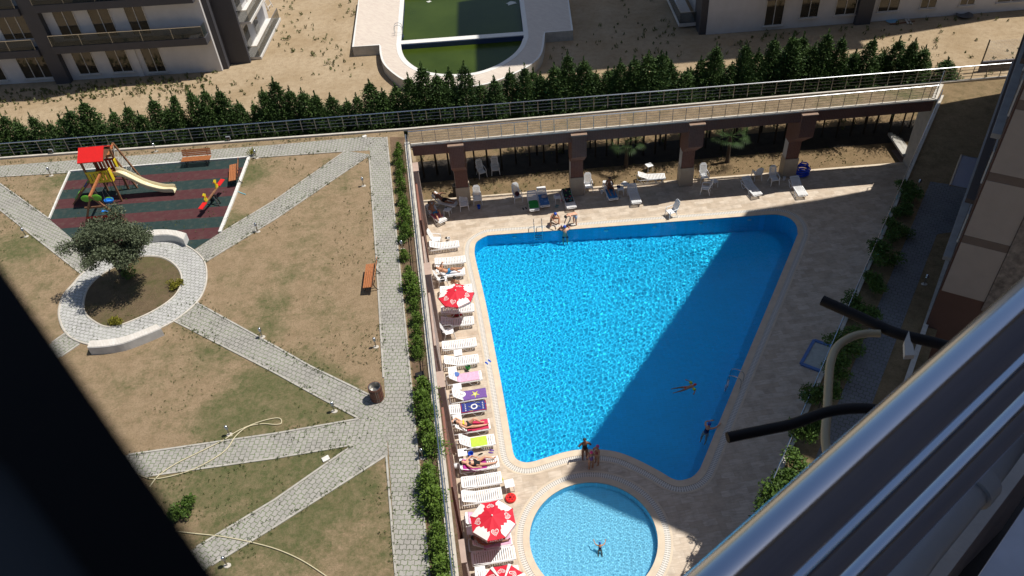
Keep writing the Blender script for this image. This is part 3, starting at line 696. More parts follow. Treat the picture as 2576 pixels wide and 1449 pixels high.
while z < 31:
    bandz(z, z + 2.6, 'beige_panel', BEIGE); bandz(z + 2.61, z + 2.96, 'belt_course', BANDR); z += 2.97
mb = MB(); rn = random.Random(4); a = W0 + fy * 3.12
mb.box((W0.x + fy.x * 7.2 - fx.x * .03, W0.y + fy.y * 7.2 - fx.y * .03, 19.4), (11, .08, 24), A2); mb.build('rough_plaster_wall', ROUGH, wing)
for k in range(0, 8):                               # balconies and ledges of the pool side, seen almost edge-on
    zz = 8.25 + k * 3.02
    a = W0 + fx * 1.5; b = W0 + fx * 21
    nrm = V((-fx.y, fx.x)); mb = MB(); mb.prism([a, b, b + nrm * .32, a + nrm * .32], zz, zz + .2); mb.build('ledge', BANDR if k % 2 else SIDEP, wing, fix=True)
    for j in range(5):
        q = W0 + fx * (2.6 + j * 3.9) + nrm * .02; mb = MB(); mb.box((q.x, q.y, zz + 1.55), (1.5, .06, 1.5), A1); f = mb.build('window', FRAMEW, wing)
        mb = MB(); mb.box((q.x + nrm.x * .03, q.y + nrm.y * .03, zz + 1.55), (1.36, .03, 1.36), A1); mb.build('pane', WINGL, f)
t = thing('entrance_canopy', 'blue grey glass canopy over the shaded side entrance at the right edge', 'canopy')
f7 = lambda a, b, z: SP(3300 + a / 1.4485, 300 + b / 1.4485, z)
cz = 8.0; q = [f7(790, 465, cz), f7(918, 490, cz), f7(862, 665, cz), f7(725, 640, cz)]
MB().prism([p.xy for p in q], cz - .03, cz).build('roof_panel', simple('polycarbonate', (.16, .18, .24), .3, var=.05), t, fix=True)
mb = MB(); mb.tube(q, .05, 6, closed=True); mb.build('frame', STEELD, t)

# ---- our own balcony, close to the camera
nw = V((math.sin(R_(35)), -math.cos(R_(35)))); dw = V((math.cos(R_(35)), math.sin(R_(35))))
t = thing('apartment_wall', 'unseen wall of our own apartment building, added to darken the balcony railing', 'building')
MB().prism([nw * .4 - dw * 5, nw * .4 + dw * 7, nw * 5 + dw * 7, nw * 5 - dw * 5], -.1, 33.3).build('wall_face', simple('balcony_wall_render', (.13, .13, .17), .8), t, fix=True)  # dark wall out of view, added to darken reflections in the tubes
D35 = V((math.cos(R_(35)), math.sin(R_(35)), 0))
DARKST = simple('polished_steel', (.50, .56, .66), .15, 1.0, var=.03)
t = thing('balcony_railing', 'large out of focus stainless balcony railing of three tubes, lower right', 'railing', (0, 0, 0))
for a, r in ((V((.227, .379, 30.8)), .031), (V((.298, .414, 30.65)), .0205), (V((.410, .479, 30.5)), .0225)):
    MB().tube([a - D35 * 1.6, a + D35 * 3.2], r, 24).build('tube', DARKST, t, smooth=True)
a = V((.227, .379, 30.8)) + D35 * 2.6; MB().tube([a, (a.x + .1, a.y, 29.4)], .025, 10).build('post', DARKST, t, smooth=True)
f6 = lambda a, b, z: SP(3100 + a / 1.2038, 1100 + b / 1.2038, z)
def slabq(name, label, px, z, h, mat, cat):
    o = MB().prism([f6(x, y, z).xy for x, y in px], z - h, z).build(name, mat, fix=True); return tag(o, label, cat)
slabq('balcony_parapet', 'beige balcony parapet below the steel tubes at the lower right', [(300,1700),(900,940),(1350,460),(1350,700),(1199,800),(1060,960),(760,1330),(500,1700)], 28.4, 3, simple('parapet_render', (.42, .37, .33), .85), 'parapet')
slabq('stone_ledge', 'grey stone balcony ledge running to the lower right corner', [(470,1760),(1199,800),(1400,560),(1400,760),(1199,960),(700,1620),(620,1760)], 28.9, 1.2, simple('ledge_stone', (.50, .46, .43), .8, bump=.2), 'ledge')
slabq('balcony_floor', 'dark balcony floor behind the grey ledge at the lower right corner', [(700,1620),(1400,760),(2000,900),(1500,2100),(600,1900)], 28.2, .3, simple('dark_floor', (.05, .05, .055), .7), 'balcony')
slabq('window_sill', 'pale blurred window sill in the bottom right corner', [(980,1449),(1199,1120),(1500,700),(2200,1500),(1500,2200),(800,1730)], 29.6, .4, simple('grey_sill', (.60, .62, .70), .6), 'sill')
def hose(name, label, pts, r, mat, k=5, cat='hose', tip=True):
    t = tag(MB().tube(smooth_loop(pts, k, False), r, 12).build(name, mat, smooth=True), label, cat); return t
hose('drain_pipe', 'grey drain pipe with a coupling beside the steel tubes at the lower right', [f6(x, y, 29.3) for x, y in ((470,1640),(700,1330),(900,1090),(1050,900),(1199,700),(1400,450))], .052, simple('grey_pvc', (.22, .235, .26), .4, var=.05), 1, 'pipe')
o = [o for o in COL.objects if o.name == 'drain_pipe'][0]
for (x0, y0), (x1, y1) in (((935, 1045), (985, 985)), ((1150, 770), (1200, 705))):
    MB().tube([f6(x0, y0, 29.3), f6(x1, y1, 29.3)], .066, 16).build('coupling', MATS['grey_pvc'], o, smooth=True)
hose('black_hose', 'black pipe with an open end pointing up left from the steel tubes', [f6(x, y, 29.9) for x, y in ((228,122),(370,185),(500,245),(600,285),(800,335),(1000,400))], .0155, BLK)
hose('beige_hose', 'beige hose looping down from the black pipe behind the steel tubes', [f6(x, y, 29.9) for x, y in ((505,282),(440,282),(370,298),(300,345),(268,420),(258,520),(252,650),(243,760),(248,840),(275,920),(330,1010))], .0108, simple('beige_hose_rubber', (.36, .31, .20), .5, var=.05), 6)
hose('black_hose', 'long black pipe end reaching left over the shaded pool deck', [f6(x, y, 30.1) for x, y in ((-229,783),(-130,762),(-30,742),(80,718),(250,660),(400,642),(520,655),(700,720))], .0118, BLK)
mb = MB(); rn = random.Random(3)
q = [f6(x, y, 29.95) for x, y in ((640,280),(618,330),(620,400),(668,398),(660,350),(648,330))]; mb.prism([p.xy for p in q], 29.945, 29.96)
tag(mb.build('torn_tape', simple('pale_tape', (.5, .48, .44), .7), fix=True), 'torn pale tape hanging from the black pipe near the steel tubes', 'tape')
# blurred dark window frame a hand's width from the lens
FR = simple('black_frame', (.004, .004, .005), .7, var=.02, spec=.1)
z = 31.41
o = MB().prism([P(u, v, z).xy for u, v in ((-900,-420),(0,668),(548,1449),(1000,2150),(620,2350),(215,1449),(0,1150),(-900,300))], z - .005, z).build('window_frame', FR, fix=True)
tag(o, 'black out of focus window frame crossing the lower left corner', 'window frame')
z = 31.402
o = MB().prism([P(u, v, z).xy for u, v in ((-900,200),(0,1100),(260,1449),(620,2300),(-900,2300))], z - .003, z).build('window_sash', simple('dark_sash', (.012, .013, .016), .5, var=.05), fix=True)
tag(o, 'dark blue grey blurred window sash in the bottom left corner', 'window sash')
t = thing('sun_block_slab', 'unseen slab added above the camera to keep sun off the railing', 'balcony')  # added out of view to keep sun off window frame and tubes
a = V((-.5, -.35)); d = V((math.cos(R_(37)), math.sin(R_(37)))); nn = V((d.y, -d.x))
MB().prism([a - d * 3, a + d * 6.5, a + d * 6.5 + nn * 4, a - d * 3 + nn * 4], 33.4, 33.6).build('slab', BEIGE, t, fix=True)

# ================================================================== VEGETATION
def leafmesh(name, quads, mat, parent=None):
    """quads: list of (centre, axis u, axis v) leaf faces."""
    vs = []; fs = []
    for c, u, v in quads:
        k = len(vs); vs += [c - u, c - v * .8 + u * .1, c + u, c + v]; fs.append((k, k + 1, k + 2, k + 3))
    me = bpy.data.meshes.new(name); me.from_pydata(vs, [], fs); me.materials.append(mat)
    o = bpy.data.objects.new(name, me); COL.objects.link(o)
    if parent: o.parent = parent
    return o
def rdir(rn): 
    z = rn.uniform(-1, 1); a = rn.uniform(0, 6.283); r = math.sqrt(1 - z * z); return V((r * math.cos(a), r * math.sin(a), z))
CBARK = simple('shade_dark_bark', (.022, .017, .012), .95, var=.2)  # shade below the cypress crowns is put into the bark colour
def conifer(seed, H, Rm, dens=1.0, mat=None, low=.04, lf=1.0, tp=.68):
    def make():
        rn = random.Random(seed); t = thing('cypress_tree', '', 'tree'); q = []
        n = int(230 * dens); lob = [(rn.uniform(0, 6.28), rn.uniform(.0, .25)) for _ in range(5)]
        for i in range(n):
            h = low + (1 - low) * (i / n) ** 1.15; a = i * 2.39996 + rn.uniform(-.3, .3)
            L = Rm * (1 - h) ** tp * rn.uniform(.55, 1.12) * (1 + sum(am * math.cos(a - x + h * 5) for x, am in lob)) + .10
            L = min(L, Rm * 1.35)
            d = V((math.cos(a), math.sin(a), rn.uniform(.15, .55))); z0 = h * H; m_ = max(3, int(L / .13))
            for s in range(m_):
                f = .25 + .78 * (s + rn.random()) / m_
                p = V((0, 0, z0)) + d * (L * f) + V((rn.gauss(0, .05), rn.gauss(0, .05), -.38 * f * f * L + rn.gauss(0, .05)))
                for _ in range(2):
                    dd = (d + rdir(rn) * .75).normalized(); sd = dd.cross(rdir(rn)).normalized(); sz = lf * rn.uniform(.09, .17) * (1.15 - .5 * f)
                    q.append((p + dd * sz * .6, dd * sz, sd * sz * .42))
        for k in range(40):
            p = V((rn.gauss(0, .03), rn.gauss(0, .03), H * (.93 + .09 * k / 26))); dd = (V((0, 0, 1)) + rdir(rn) * .6).normalized(); q.append((p, dd * .11, dd.cross(rdir(rn)).normalized() * .04))
        leafmesh('crown', q, mat or CONIF, t); MB().tube([(0, 0, -.05), (0, 0, H * .5), (0, 0, H * .92)], [.07, .045, .015], 6).build('trunk', CBARK, t); return t
    return make
rn = random.Random(11)
CT = [conifer(i, 6.2, r, 4.2, None, .45, .66) for i, r in enumerate((2.3, 2.05, 2.5, 1.95, 2.4))]
xs = -40.5; k = 0
tops = [(-42, 7.3), (-32, 7.2), (-22, 7.3), (-12, 7.4), (-4, 7.3), (4, 7.6), (12, 7.4), (20, 7.35), (27.5, 7.0), (30.5, 4.6)]
def lerp_tab(tab, x):
    for (a, ya), (b, yb_) in zip(tab, tab[1:]):
        if x <= b: return ya + (yb_ - ya) * max(0, (x - a) / (b - a))
    return tab[-1][1]
while xs < 30.6:
    H = lerp_tab(tops, xs) * rn.uniform(.86, 1.05); yy = 47.0 + rn.uniform(-.3, .45) + (.25 if xs > 4 else 0)
    seg = ('playground' if xs < -12 else 'garden corner' if xs < -5 else 'left half of the footbridge' if xs < 11 else 'right half of the footbridge')
    place('cy%d' % (k % 5), CT[k % 5], 'dark green cypress tree in the hedge behind the ' + seg, 'tree', (xs, yy, 0), rn.uniform(0, 6.28), 'cypress hedge behind the ' + seg, (rn.uniform(.78, 1.22), rn.uniform(.8, 1.2), H * rn.uniform(.93, 1.07) / 6.2))
    if xs > 1 and xs < 28 and k % 2 == 0:
        k2 = (k + 2) % 5
        place('cy%d' % k2, CT[k2], 'dark cypress tree standing in the back row of the hedge', 'tree', (xs + .6, yy + 1.25, 0), rn.uniform(0, 6.28), 'back row of the cypress hedge', (1, 1, H * .86 / 6.2))
    k += 1; xs += rn.uniform(.72, 1.05)

# junipers of the planting strip (survey px of the crown, radius, height)
JN = [conifer(30 + i, 1.0, .50, 1.0, CONIFL, .0, .5, .7) for i in range(3)]
jl = [(1003,372,.5,.9),(1000,392,.6,1.1),(1006,418,.6,1.0),(1004,440,.5,.8),(1009,462,.62,1.0),(1010,497,.55,.9),(1016,520,.65,1.0),(1019,548,.8,1.2),(1021,578,.65,1.0),(1016,640,.55,.8),(1027,680,.45,.7),(1033,705,.85,1.2),(1040,733,.75,1.1),
 (1042,765,.55,.8),(1048,800,.62,.9),(1048,830,.5,.8),(1050,862,.62,.9),(1049,885,.5,.8),(1065,970,.8,1.1),(1063,1005,.85,1.2),(1072,1035,.8,1.1),(1074,1080,.8,1.2),(1086,1115,.85,1.1),(1078,1185,.75,1.0),(1075,1215,.85,1.2),
 (1088,1252,1.0,1.3),(1099,1285,.6,.9),(1100,1335,.7,1.0),(1104,1375,.75,1.1),(1112,1420,.8,1.1),(1118,1470,.8,1.1)]
for i, (u, v, r, h) in enumerate(jl):
    p = P(u, v, G + h * .45); p.z = G
    sec = 'beside the top of the paved path' if v < 560 else 'beside the middle of the long paved path' if v < 900 else 'at the lower end of the long paved path'
    place('jn%d' % (i % 3), JN[i % 3], 'bright green juniper shrub in the strip ' + sec, 'shrub', p, rn.uniform(0, 6), 'juniper shrubs ' + sec, (r / .78, r / .78, h * .8))

def cloud(seed, blobs, n, size, mat, name='foliage', parent=None, asp=.5, fill=.35):
    rn = random.Random(seed); q = []; wt = [b[3] if len(b) > 3 else 1 for b in blobs]
    for _ in range(n):
        c, r, sc = rn.choices([b[:3] for b in blobs], [b[1] ** 2 for b in blobs])[0]
        d = rdir(rn); rr = r * (rn.random() ** fill if fill else 1); p = V(c) + V((d.x * sc[0], d.y * sc[1], d.z * sc[2])) * rr + rdir(rn) * size * .8
        u = (rdir(rn) + d * .5 + V((0, 0, .3))).normalized(); v = u.cross(rdir(rn)).normalized(); s_ = size * rn.uniform(.6, 1.3); q.append((p, u * s_, v * s_ * asp))
    return leafmesh(name, q, mat, parent)

# olive tree in the round bed
b = P(314, 697, G + .02); t = thing('olive_tree', 'grey green olive tree with a broad crown in the round grass bed', 'tree', b)
cc = P(268, 612, G + 2.9) - b; rn = random.Random(77); bl = []
for k in range(46):
    d = rdir(rn); r = rn.uniform(.34, .62); q = cc + V((d.x * 1.75, d.y * 1.45, d.z * 1.0 + .05)) * rn.uniform(.45, 1.0)
    if q.z < 1.55: q.z = 1.6 + rn.random() * .3
    bl.append((q, r, (1.1, 1.1, .7)))
bl += [(cc + V((.35, 1.2, .9)), .55, (1, 1, .8)), (cc + V((-1.9, -.1, .0)), .5, (1.2, 1, .7)), (cc + V((1.9, -.3, .3)), .5, (1, 1, .8))]
cloud(5, bl, 24000, .062, OLIVE, 'crown', t, .5, .5)
tr = MB(); tr.tube([(0, 0, -.1), (-.08, .05, .5), (-.25, .1, 1.1), (-.5, .3, 1.9)], [.17, .13, .10, .06], 8)
tr.tube([(-.1, .05, .6), (.25, .1, 1.2), (.45, .2, 1.9)], [.1, .08, .04], 7); tr.tube([(-.25, .1, 1.1), (-.9, .1, 1.7), (-1.4, .1, 2.2)], [.07, .05, .03], 6); tr.tube([(-.2, .1, 1.0), (-.1, .6, 1.8), (.2, .9, 2.5)], [.07, .05, .03], 6)
tr.tube([(.03, .02, -.1), (.2, -.04, .5), (.3, 0, 1.0)], [.09, .06, .04], 6); tr.build('trunk', BARK, t, smooth=True)
cloud(8, [((.35, -.1, .35), .38, (1, 1, 1.0)), ((.2, .1, .8), .25, (1, 1, 1))], 700, .05, BUSH, 'undergrowth', t)

def shrub(name, label, px, z, r, h, mat, n, size=.05, cat='shrub', group=None, seed=1):
    p = P(*px, z + h * .4); p.z = z; t = thing(name, label, cat, p, 0, group); rn = random.Random(seed)
    bl = [((rn.uniform(-.6, .6) * r, rn.uniform(-.6, .6) * r, h * rn.uniform(.3, .75)), r * .5, (1, 1, h / r * .6)) for _ in range(7)]
    cloud(seed, bl, n, size, mat, 'foliage', t); MB().tube([(0, 0, 0), (0, 0, h * .5)], .025, 5).build('stem', BARK, t); return t
shrub('golden_shrub', 'small yellow shrub at the right side of the round grass bed', (438, 718), G + .02, .42, .4, YBUSH, 700, .05, seed=2)
shrub('golden_shrub', 'small yellow shrub at the lower side of the round grass bed', (292, 812), G + .02, .42, .35, YBUSH, 700, .05, seed=3)
shrub('laurel_shrub', 'round dark green shrub on the lawn between two lower paved paths', (455, 1280), G, .55, .6, BUSH, 1500, .06, seed=4)
shrub('pale_shrub', 'pale feathery shrub at the corner of the playground by a lamp', (632, 383), G, .35, .5, YBUSH, 260, .05, seed=6)
shrub('laurel_shrub', 'small dark shrub in the planting strip by a post lamp', (1017, 600), G, .4, .5, BUSH, 500, .05, seed=7)
shrub('laurel_shrub', 'bright green laurel shrub at the lower end of the walkway railing', (1990, 1225), G, .72, 1.1, BUSH, 4200, .062, seed=8)
shrub('laurel_shrub', 'laurel shrub behind the lowest part of the walkway railing', (1925, 1290), G, .6, 1.2, BUSH, 2400, .07, seed=9)
rn = random.Random(21)
for i, y in enumerate([7.5, 9, 10.5, 12, 13.5, 15, 16.4, 18, 19.6, 21.2, 22.8, 24.4, 26, 27.8, 29.5, 31.2, 32.6]):
    r = rn.uniform(.5, .75); h = rn.uniform(.9, 1.5) if y < 22 else rn.uniform(.6, 1.0)
    def mk(i=i):
        t = thing('laurel_shrub', '', 'shrub'); rr = random.Random(50 + i % 4)
        bl = [((rr.uniform(-.5, .5), rr.uniform(-.5, .5), rr.uniform(.3, .8)), .35, (1, 1, .7)) for _ in range(8)]
        cloud(60 + i % 4, bl, 1900, .065, BUSH, 'foliage', t); MB().tube([(0, 0, 0), (0, 0, .5)], .025, 5).build('stem', BARK, t); return t
    place('la%d' % (i % 4), mk, 'shaded laurel shrub in the row behind the walkway railing', 'shrub', (right_x(y) + .62 + rn.uniform(-.12, .1), y, G), rn.uniform(0, 6), 'laurel shrubs along the walkway railing', (r / .6, r / .6, h))

# palms under the footbridge
def palm():
    t = thing('palm_tree', '', 'palm'); rn = random.Random(9)
    MB().tube([(0, 0, -.1), (.03, 0, 1.0), (0, .02, 2.1)], [.16, .13, .12], 8).build('trunk', BARK, t, smooth=True)
    for k in range(24):
        a = k * 2.4; el = rn.uniform(-.15, 1.15); L = rn.uniform(.75, 1.0); d = V((math.cos(a) * math.cos(el), math.sin(a) * math.cos(el), math.sin(el)))
        base = V((0, 0, 2.1)); tip = base + d * L; mb = MB(); mb.tube([base, tip], .012, 4)
        side = d.cross(V((0, 0, 1))).normalized(); up = side.cross(d)
        for j in range(13):
            an = -1.75 + 3.5 * j / 12; dd = d * math.cos(an) + side * math.sin(an); l2 = .62 * (1 - .25 * abs(an) / 1.75)
            s_ = dd.cross(up).normalized() * .02; m_ = tip + dd * l2 * .55; e = tip + dd * l2 - V((0, 0, .10))
            mb.add([tip, m_ + s_, e, m_ - s_], [(0, 1, 2, 3)])
        mb.build('frond', PALMF, t)
    return t
p = P(1574, 421, 0); place('palm', palm, 'fan palm under the footbridge left of the white lounger on the grass', 'palm', p, 0)
p = P(1829, 408, 0); place('palm', palm, 'fan palm in shade between the two right columns of the footbridge', 'palm', p, 1)

# weeds on the sand: uncountable
rn = random.Random(5); q = []
def weed_at(x, y, h, n):
    for _ in range(n):
        d = (V((0, 0, 1)) + rdir(rn) * .7).normalized(); s_ = d.cross(rdir(rn)).normalized(); L = h * rn.uniform(.5, 1); q.append((V((x, y, L * .5)) + rdir(rn) * h * .3, d * L * .5, s_ * .045))
for _ in range(4200):
    x = rn.uniform(-46, 44); y = rn.uniform(48.2, 85)
    if -12.6 < x < 7.6 and y > 65 or (x + 2.6) ** 2 + (y - 65) ** 2 < 62: continue
    if x < -20.5 and y > 65.0 or x > 16.5 and y > 64: continue
    dn = noise.noise(V((x * .16, y * .16, 3)))
    if dn < -.05 + .10 * (y < 56) + rn.uniform(-.2, .2): continue
    weed_at(x, y, rn.uniform(.12, .5), rn.randint(4, 11))
for _ in range(300): weed_at(rn.uniform(-44, -24), rn.uniform(62.8, 65.8), rn.uniform(.15, .4), 9)
tag(leafmesh('weeds', q, WEED), None, None, None, 'stuff')
q = []
for _ in range(420):
    x = rn.uniform(-4.5, 25); y = rn.uniform(43.95, 46.2); weed_at(x, y, rn.uniform(.05, .12), 4)
tag(leafmesh('lower_grass_tufts', q, foliage('dry_green_grass', (.05, .065, .018), (.11, .12, .035))), None, None, None, 'stuff')
q = []; path_edges = [[(929,392),(947,650),(965,950)], [(0,445),(177,434)], [(640,397),(870,381)], [(922,396),(692,552),(516,660)], [(868,381),(692,504),(560,584)], [(494,761),(692,871),(780,921),(930,994)], [(901,1052),(780,987),(692,938),(439,808)],
 [(903,1054),(692,1091),(324,1144)], [(885,1120),(692,1153),(366,1199)], [(888,1120),(692,1257),(494,1377)], [(972,1146),(692,1325),(533,1422)], [(972,1145),(996,1449),(1006,1640)], [(0,462),(125,552)], [(0,528),(206,690)], [(0,412),(692,360),(905,342)], [(627,397),(590,497),(554,586)], [(1027,850),(1083,1449)]]
def g_weed(x, y, h, n):
    for _ in range(n):
        d = (V((0, 0, .8)) + rdir(rn) * .9).normalized(); s_ = d.cross(rdir(rn)).normalized(); L = h * rn.uniform(.5, 1.1); q.append((V((x, y, G + .02 + L * .4)) + rdir(rn) * h * .5, d * L * .5, s_ * .02))
for e in path_edges:
    pts = [P(u, v, G) for u, v in e]
    for a, b in zip(pts, pts[1:]):
        L = (b - a).length
        for _ in range(int(L * 9)):
            c = a.lerp(b, rn.random())
            if noise.noise(V((c.x * .5, c.y * .5, 1))) > -.12: g_weed(c.x + rn.gauss(0, .09), c.y + rn.gauss(0, .09), rn.uniform(.04, .13), 6)
for _ in range(5200):
    x = rn.uniform(-33, -5.5); y = rn.uniform(15, 44)
    if noise.noise(V((x * .3, y * .3, 7))) + .4 * noise.noise(V((x * 1.3, y * 1.3, 2))) > .12: g_weed(x, y, rn.uniform(.04, .10), 5)
tag(leafmesh('grass_tufts', q, foliage('dark_grass', (.04, .06, .015), (.09, .11, .03))), None, None, None, 'stuff')

# ================================================================== GARDEN THINGS
def lamp():
    t = thing('post_lamp', '', 'lamp')
    MB().lathe([(.12, -.02), (.12, .02), (.10, .04)], n=9, sx=1.3).build('footing', CONCW, t)
    MB().tube([(0, 0, .02), (0, 0, .46)], .032, 10).build('post', STEELD, t, smooth=True)
    h = MB().lathe([(.001, .46), (.07, .47), (.085, .50), (.075, .52), (.085, .54), (.075, .56), (.085, .58), (.08, .62), (.05, .66), (.001, .68)], n=14).build('lamp_head', STEEL, t, smooth=True); return t
for u, v, z, lb in ((66.4,595,G,'beside the path at the left edge'), (129,442,G,'left of the playground, near the top path'), (393,381,G,'behind the playground tower by the railing'), (645.7,398,G,'at the upper right corner of the playground'),
    (649,583,G,'on its pale footing below the upper diagonal path'), (660.4,848,G,'in the middle of the big dry lawn'), (915,468,G,'near the top corner of the big lawn'), (946,873,G,'beside the long path above the wooden bin'),
    (841.5,1035,G,'just below the middle diagonal path'), (578,1094,G,'next to the beige garden hose'), (572,1423,G,'at the bottom of the picture below the last path'), (1013,628,G,'among junipers beside the garden wall'),
    (1064,1152,G,'in the planting strip next to the long path'), (2308,475,G,'in deep shade at the top of the walkway'), (2325,715,G,'in deep shade beside the walkway path')):
    place('lamp', lamp, 'short steel post lamp ' + lb, 'lamp', P(u, v, z), 0, 'short steel garden lamps', .9)
def flood():
    t = thing('floodlight', '', 'floodlight'); MB().box((0, 0, .2), (.26, .1, .2)).build('housing', MATS['grey_pvc'], t)
    MB().box((0, -.056, .2), (.22, .01, .16)).build('glass', WINGL, t); MB().box((0, .0, .05), (.05, .05, .12)).build('bracket', STEELD, t); return t
for u, v, lb in ((131, 386, 'grey floodlight on the kerb behind the playground tower'), (576, 354, 'grey floodlight on the kerb right of the first park bench')):
    place('flood', flood, lb, 'floodlight', P(u, v, G + .1), 0)

def bench():
    """Timber slat bench, 1.75 m, faces -y."""
    t = thing('park_bench', '', 'bench')
    mb = MB()
    for k in range(5): mb.box((0, -.22 + .095 * k, .43 + .004 * k), (1.75, .075, .035))
    mb.build('seat', WOOD, t)
    mb = MB(); Q = Matrix.Rotation(R_(-14), 3, 'X')
    for k in range(4): mb.box((0, .27 + .028 * k, .53 + .10 * k), (1.75, .03, .082), M=Q)
    mb.build('backrest', WOOD, t)
    for x in (-.62, .62):
        mb = MB(); mb.tube(smooth_loop([V(p) for p in ((x, -.28, .0), (x, -.2, .2), (x, -.22, .41), (x, .1, .41), (x, .26, .45), (x, .40, .93))], 3, False), .022, 6)
        mb.tube(smooth_loop([V(p) for p in ((x, .42, .0), (x, .28, .16), (x, .22, .42))], 3, False), .022, 6); mb.tube([(x, -.24, .12), (x, .3, .14)], .014, 5); mb.build('leg', BLACKM, t)
    return t
for (u, v), rz, lb in (((495, 402), -1, 'orange timber park bench on the top edge of the playground'), ((589, 437), -80, 'timber park bench at the right side of the playground, seen end-on'), ((931, 697), -90.5, 'timber park bench standing beside the long paved path')):
    p = P(u, v, G + .35); p.z = G + .015; place('bench', bench, lb, 'bench', p, R_(rz), 'timber park benches')

def bin_(mat, steel):
    t = thing('litter_bin', '', 'bin')
    for k in range(1): pass
    mb = MB()
    for k in range(20):
        a = k * math.pi / 10; mb.box((.27 * math.cos(a), .27 * math.sin(a), .42), (.02, .062, .76), a)
    mb.build('slats', mat, t); MB().lathe([(.25, .03), (.25, .8), (.235, .8), (.235, .5), (.001, .48)], n=18).build('bucket', steel, t, smooth=True)
    for k in range(2): MB().tube([(.285 * math.cos(a), .285 * math.sin(a), .2 + .45 * k) for a in (i * .3142 for i in range(20))], .01, 4, closed=True).build('hoop', BLACKM, t)
    return t
o = bin_(simple('red_brown_slats', (.16, .055, .035), .5, var=.2), STEELD); p = P(950, 1003, G); o.location = p; tag(o, 'round brown wooden litter bin where the garden paths meet', 'bin')
o = bin_(simple('dark_slats', (.03, .025, .022), .5, var=.2), BLACKM); o.location = P(1151, 489, 0); tag(o, 'dark round litter bin at the foot of the first footbridge column', 'bin')
for a in (1.0, 3.4): MB().tube(smooth_loop([V(p) for p in ((.27 * math.cos(a), .27 * math.sin(a), .8), (.3 * math.cos(a), .3 * math.sin(a), .98), (.38 * math.cos(a), .38 * math.sin(a), .96))], 3, False), .012, 5).build('hook', BLACKM, o)

def curved_bench(name, label, back, front, h=.46):
    """Concrete bench: back and front edge of the seat as survey px at seat height."""
    A = smooth_loop([P(u, v, G + h) for u, v in back], 4, False); B = smooth_loop([P(u, v, G + h) for u, v in front], 4, False); n = len(A)
    t = thing(name, label, 'bench', A[n // 2] * 1.0 - V((0, 0, h))); o0 = t.location.copy(); mb = MB()
    vs = [p - o0 for p in A] + [p - o0 for p in B] + [V((p.x, p.y, G)) - o0 for p in A] + [V((p.x, p.y, G)) - o0 for p in B]
    fs = []
    for i in range(n - 1): fs += [(i, i + 1, 2 * n + i + 1, 2 * n + i), (n + i, 3 * n + i, 3 * n + i + 1, n + i + 1), (i, n + i, n + i + 1, i + 1)]
    fs += [(0, 2 * n, 3 * n, n), (n - 1, 2 * n - 1, 4 * n - 1, 3 * n - 1)]
    mb.add(vs, fs); mb.build('body', simple('whitewashed_concrete', (.56, .55, .53), .85, var=.12, scale=3, bump=.3), t, fix=True)
    mb = MB()
    vs = [(p.lerp(q, .05) - o0 + V((0, 0, .03))) for p, q in zip(A, B)] + [(q.lerp(p, .05) - o0 + V((0, 0, .03))) for p, q in zip(A, B)]
    lo = [v - V((0, 0, .028)) for v in vs]
    fs = [(i, n + i, n + i + 1, i + 1) for i in range(n - 1)]; fs += [(i, i + 1, 2 * n + i + 1, 2 * n + i) for i in range(n - 1)] + [(n + i + 1, n + i, 3 * n + i, 3 * n + i + 1) for i in range(n - 1)]
    mb.add(vs + lo, fs); mb.build('seat', tiles_mat('seat_tiles_' + str(len(bpy.data.materials)), (.66, .62, .57), (.58, .54, .48), (.55, .50, .44), .30, .12, 60, .006, (.45, .42, .38), .3), t, fix=True); return t
f8 = lambda l: [(x / 1.2036 / 1.590062, (1100 + y / 1.2036) / 1.590062) for x, y in l]
curved_bench('curved_bench', 'curved white concrete bench between the playground and the olive tree', f4([(900,662),(960,642),(1030,631),(1110,627),(1200,634),(1270,653)]), f4([(920,700),(1000,679),(1070,668),(1140,666),(1200,676),(1250,700)]))
curved_bench('curved_bench', 'curved white concrete bench on the lawn below the round bed', f8([(432,316),(510,311),(590,298),(670,272),(753,236)]), f8([(421,351),(505,346),(590,331),(680,298),(776,258)]))
hose('garden_hose', 'beige garden hose looped over the lawn and the middle path', [P(u, v, G + .04) for u, v in ((376,1225),(400,1195),(445,1165),(500,1138),(560,1108),(600,1083),(650,1062),(690,1052),(706,1054),(707,1065),(692,1068),(660,1066),(622,1074),(592,1098),(570,1130),(530,1158),(480,1183),(420,1200),(378,1204),(340,1190))], .022, simple('pale_hose', (.52, .46, .30), .5, var=.05), 5)
hose('garden_hose', 'thin beige hose crossing the lowest path and lawn', [P(u, v, G + .04) for u, v in ((430,1335),(480,1341),(560,1350),(640,1366),(700,1383),(760,1410),(820,1449),(860,1480))], .022, MATS['pale_hose'], 5)
hose('water_hose', 'short light blue hose at the right kerb of the playground', [P(u, v, G + .03) for u, v in ((598,481),(604,484),(612,487),(618,489))], .02, simple('pale_blue', (.2, .55, .65), .5), 4)
for (u, v), sz, mt, lb, cat in (((820,1155), .22, MATS['white_kerb'], 'loose white paving slab on the lawn between two paths', 'slab'), ((917,344), .2, MATS['white_kerb'], 'small pale stone block at the top end of the garden path', 'stone')):
    o = MB().box((0, 0, .03), (sz * 1.3, sz, .05), .5).build('loose_slab', mt); o.location = P(u, v, G + .005); tag(o, lb, cat)
o = MB().box((0, 0, .1), (.38, .24, .2), .3).build('black_bag', BLK, bevel=.04); o.location = P(1057, 947, G); tag(o, 'black box lying among the junipers beside the long path', 'box')
t = thing('green_crate', 'green plastic crate at the foot of the lamp by the long path', 'crate', P(1074, 1141, G), .5)
MB().box((0, 0, .05), (.45, .3, .1)).build('body', simple('dark_green', (.01, .10, .05), .5), t)

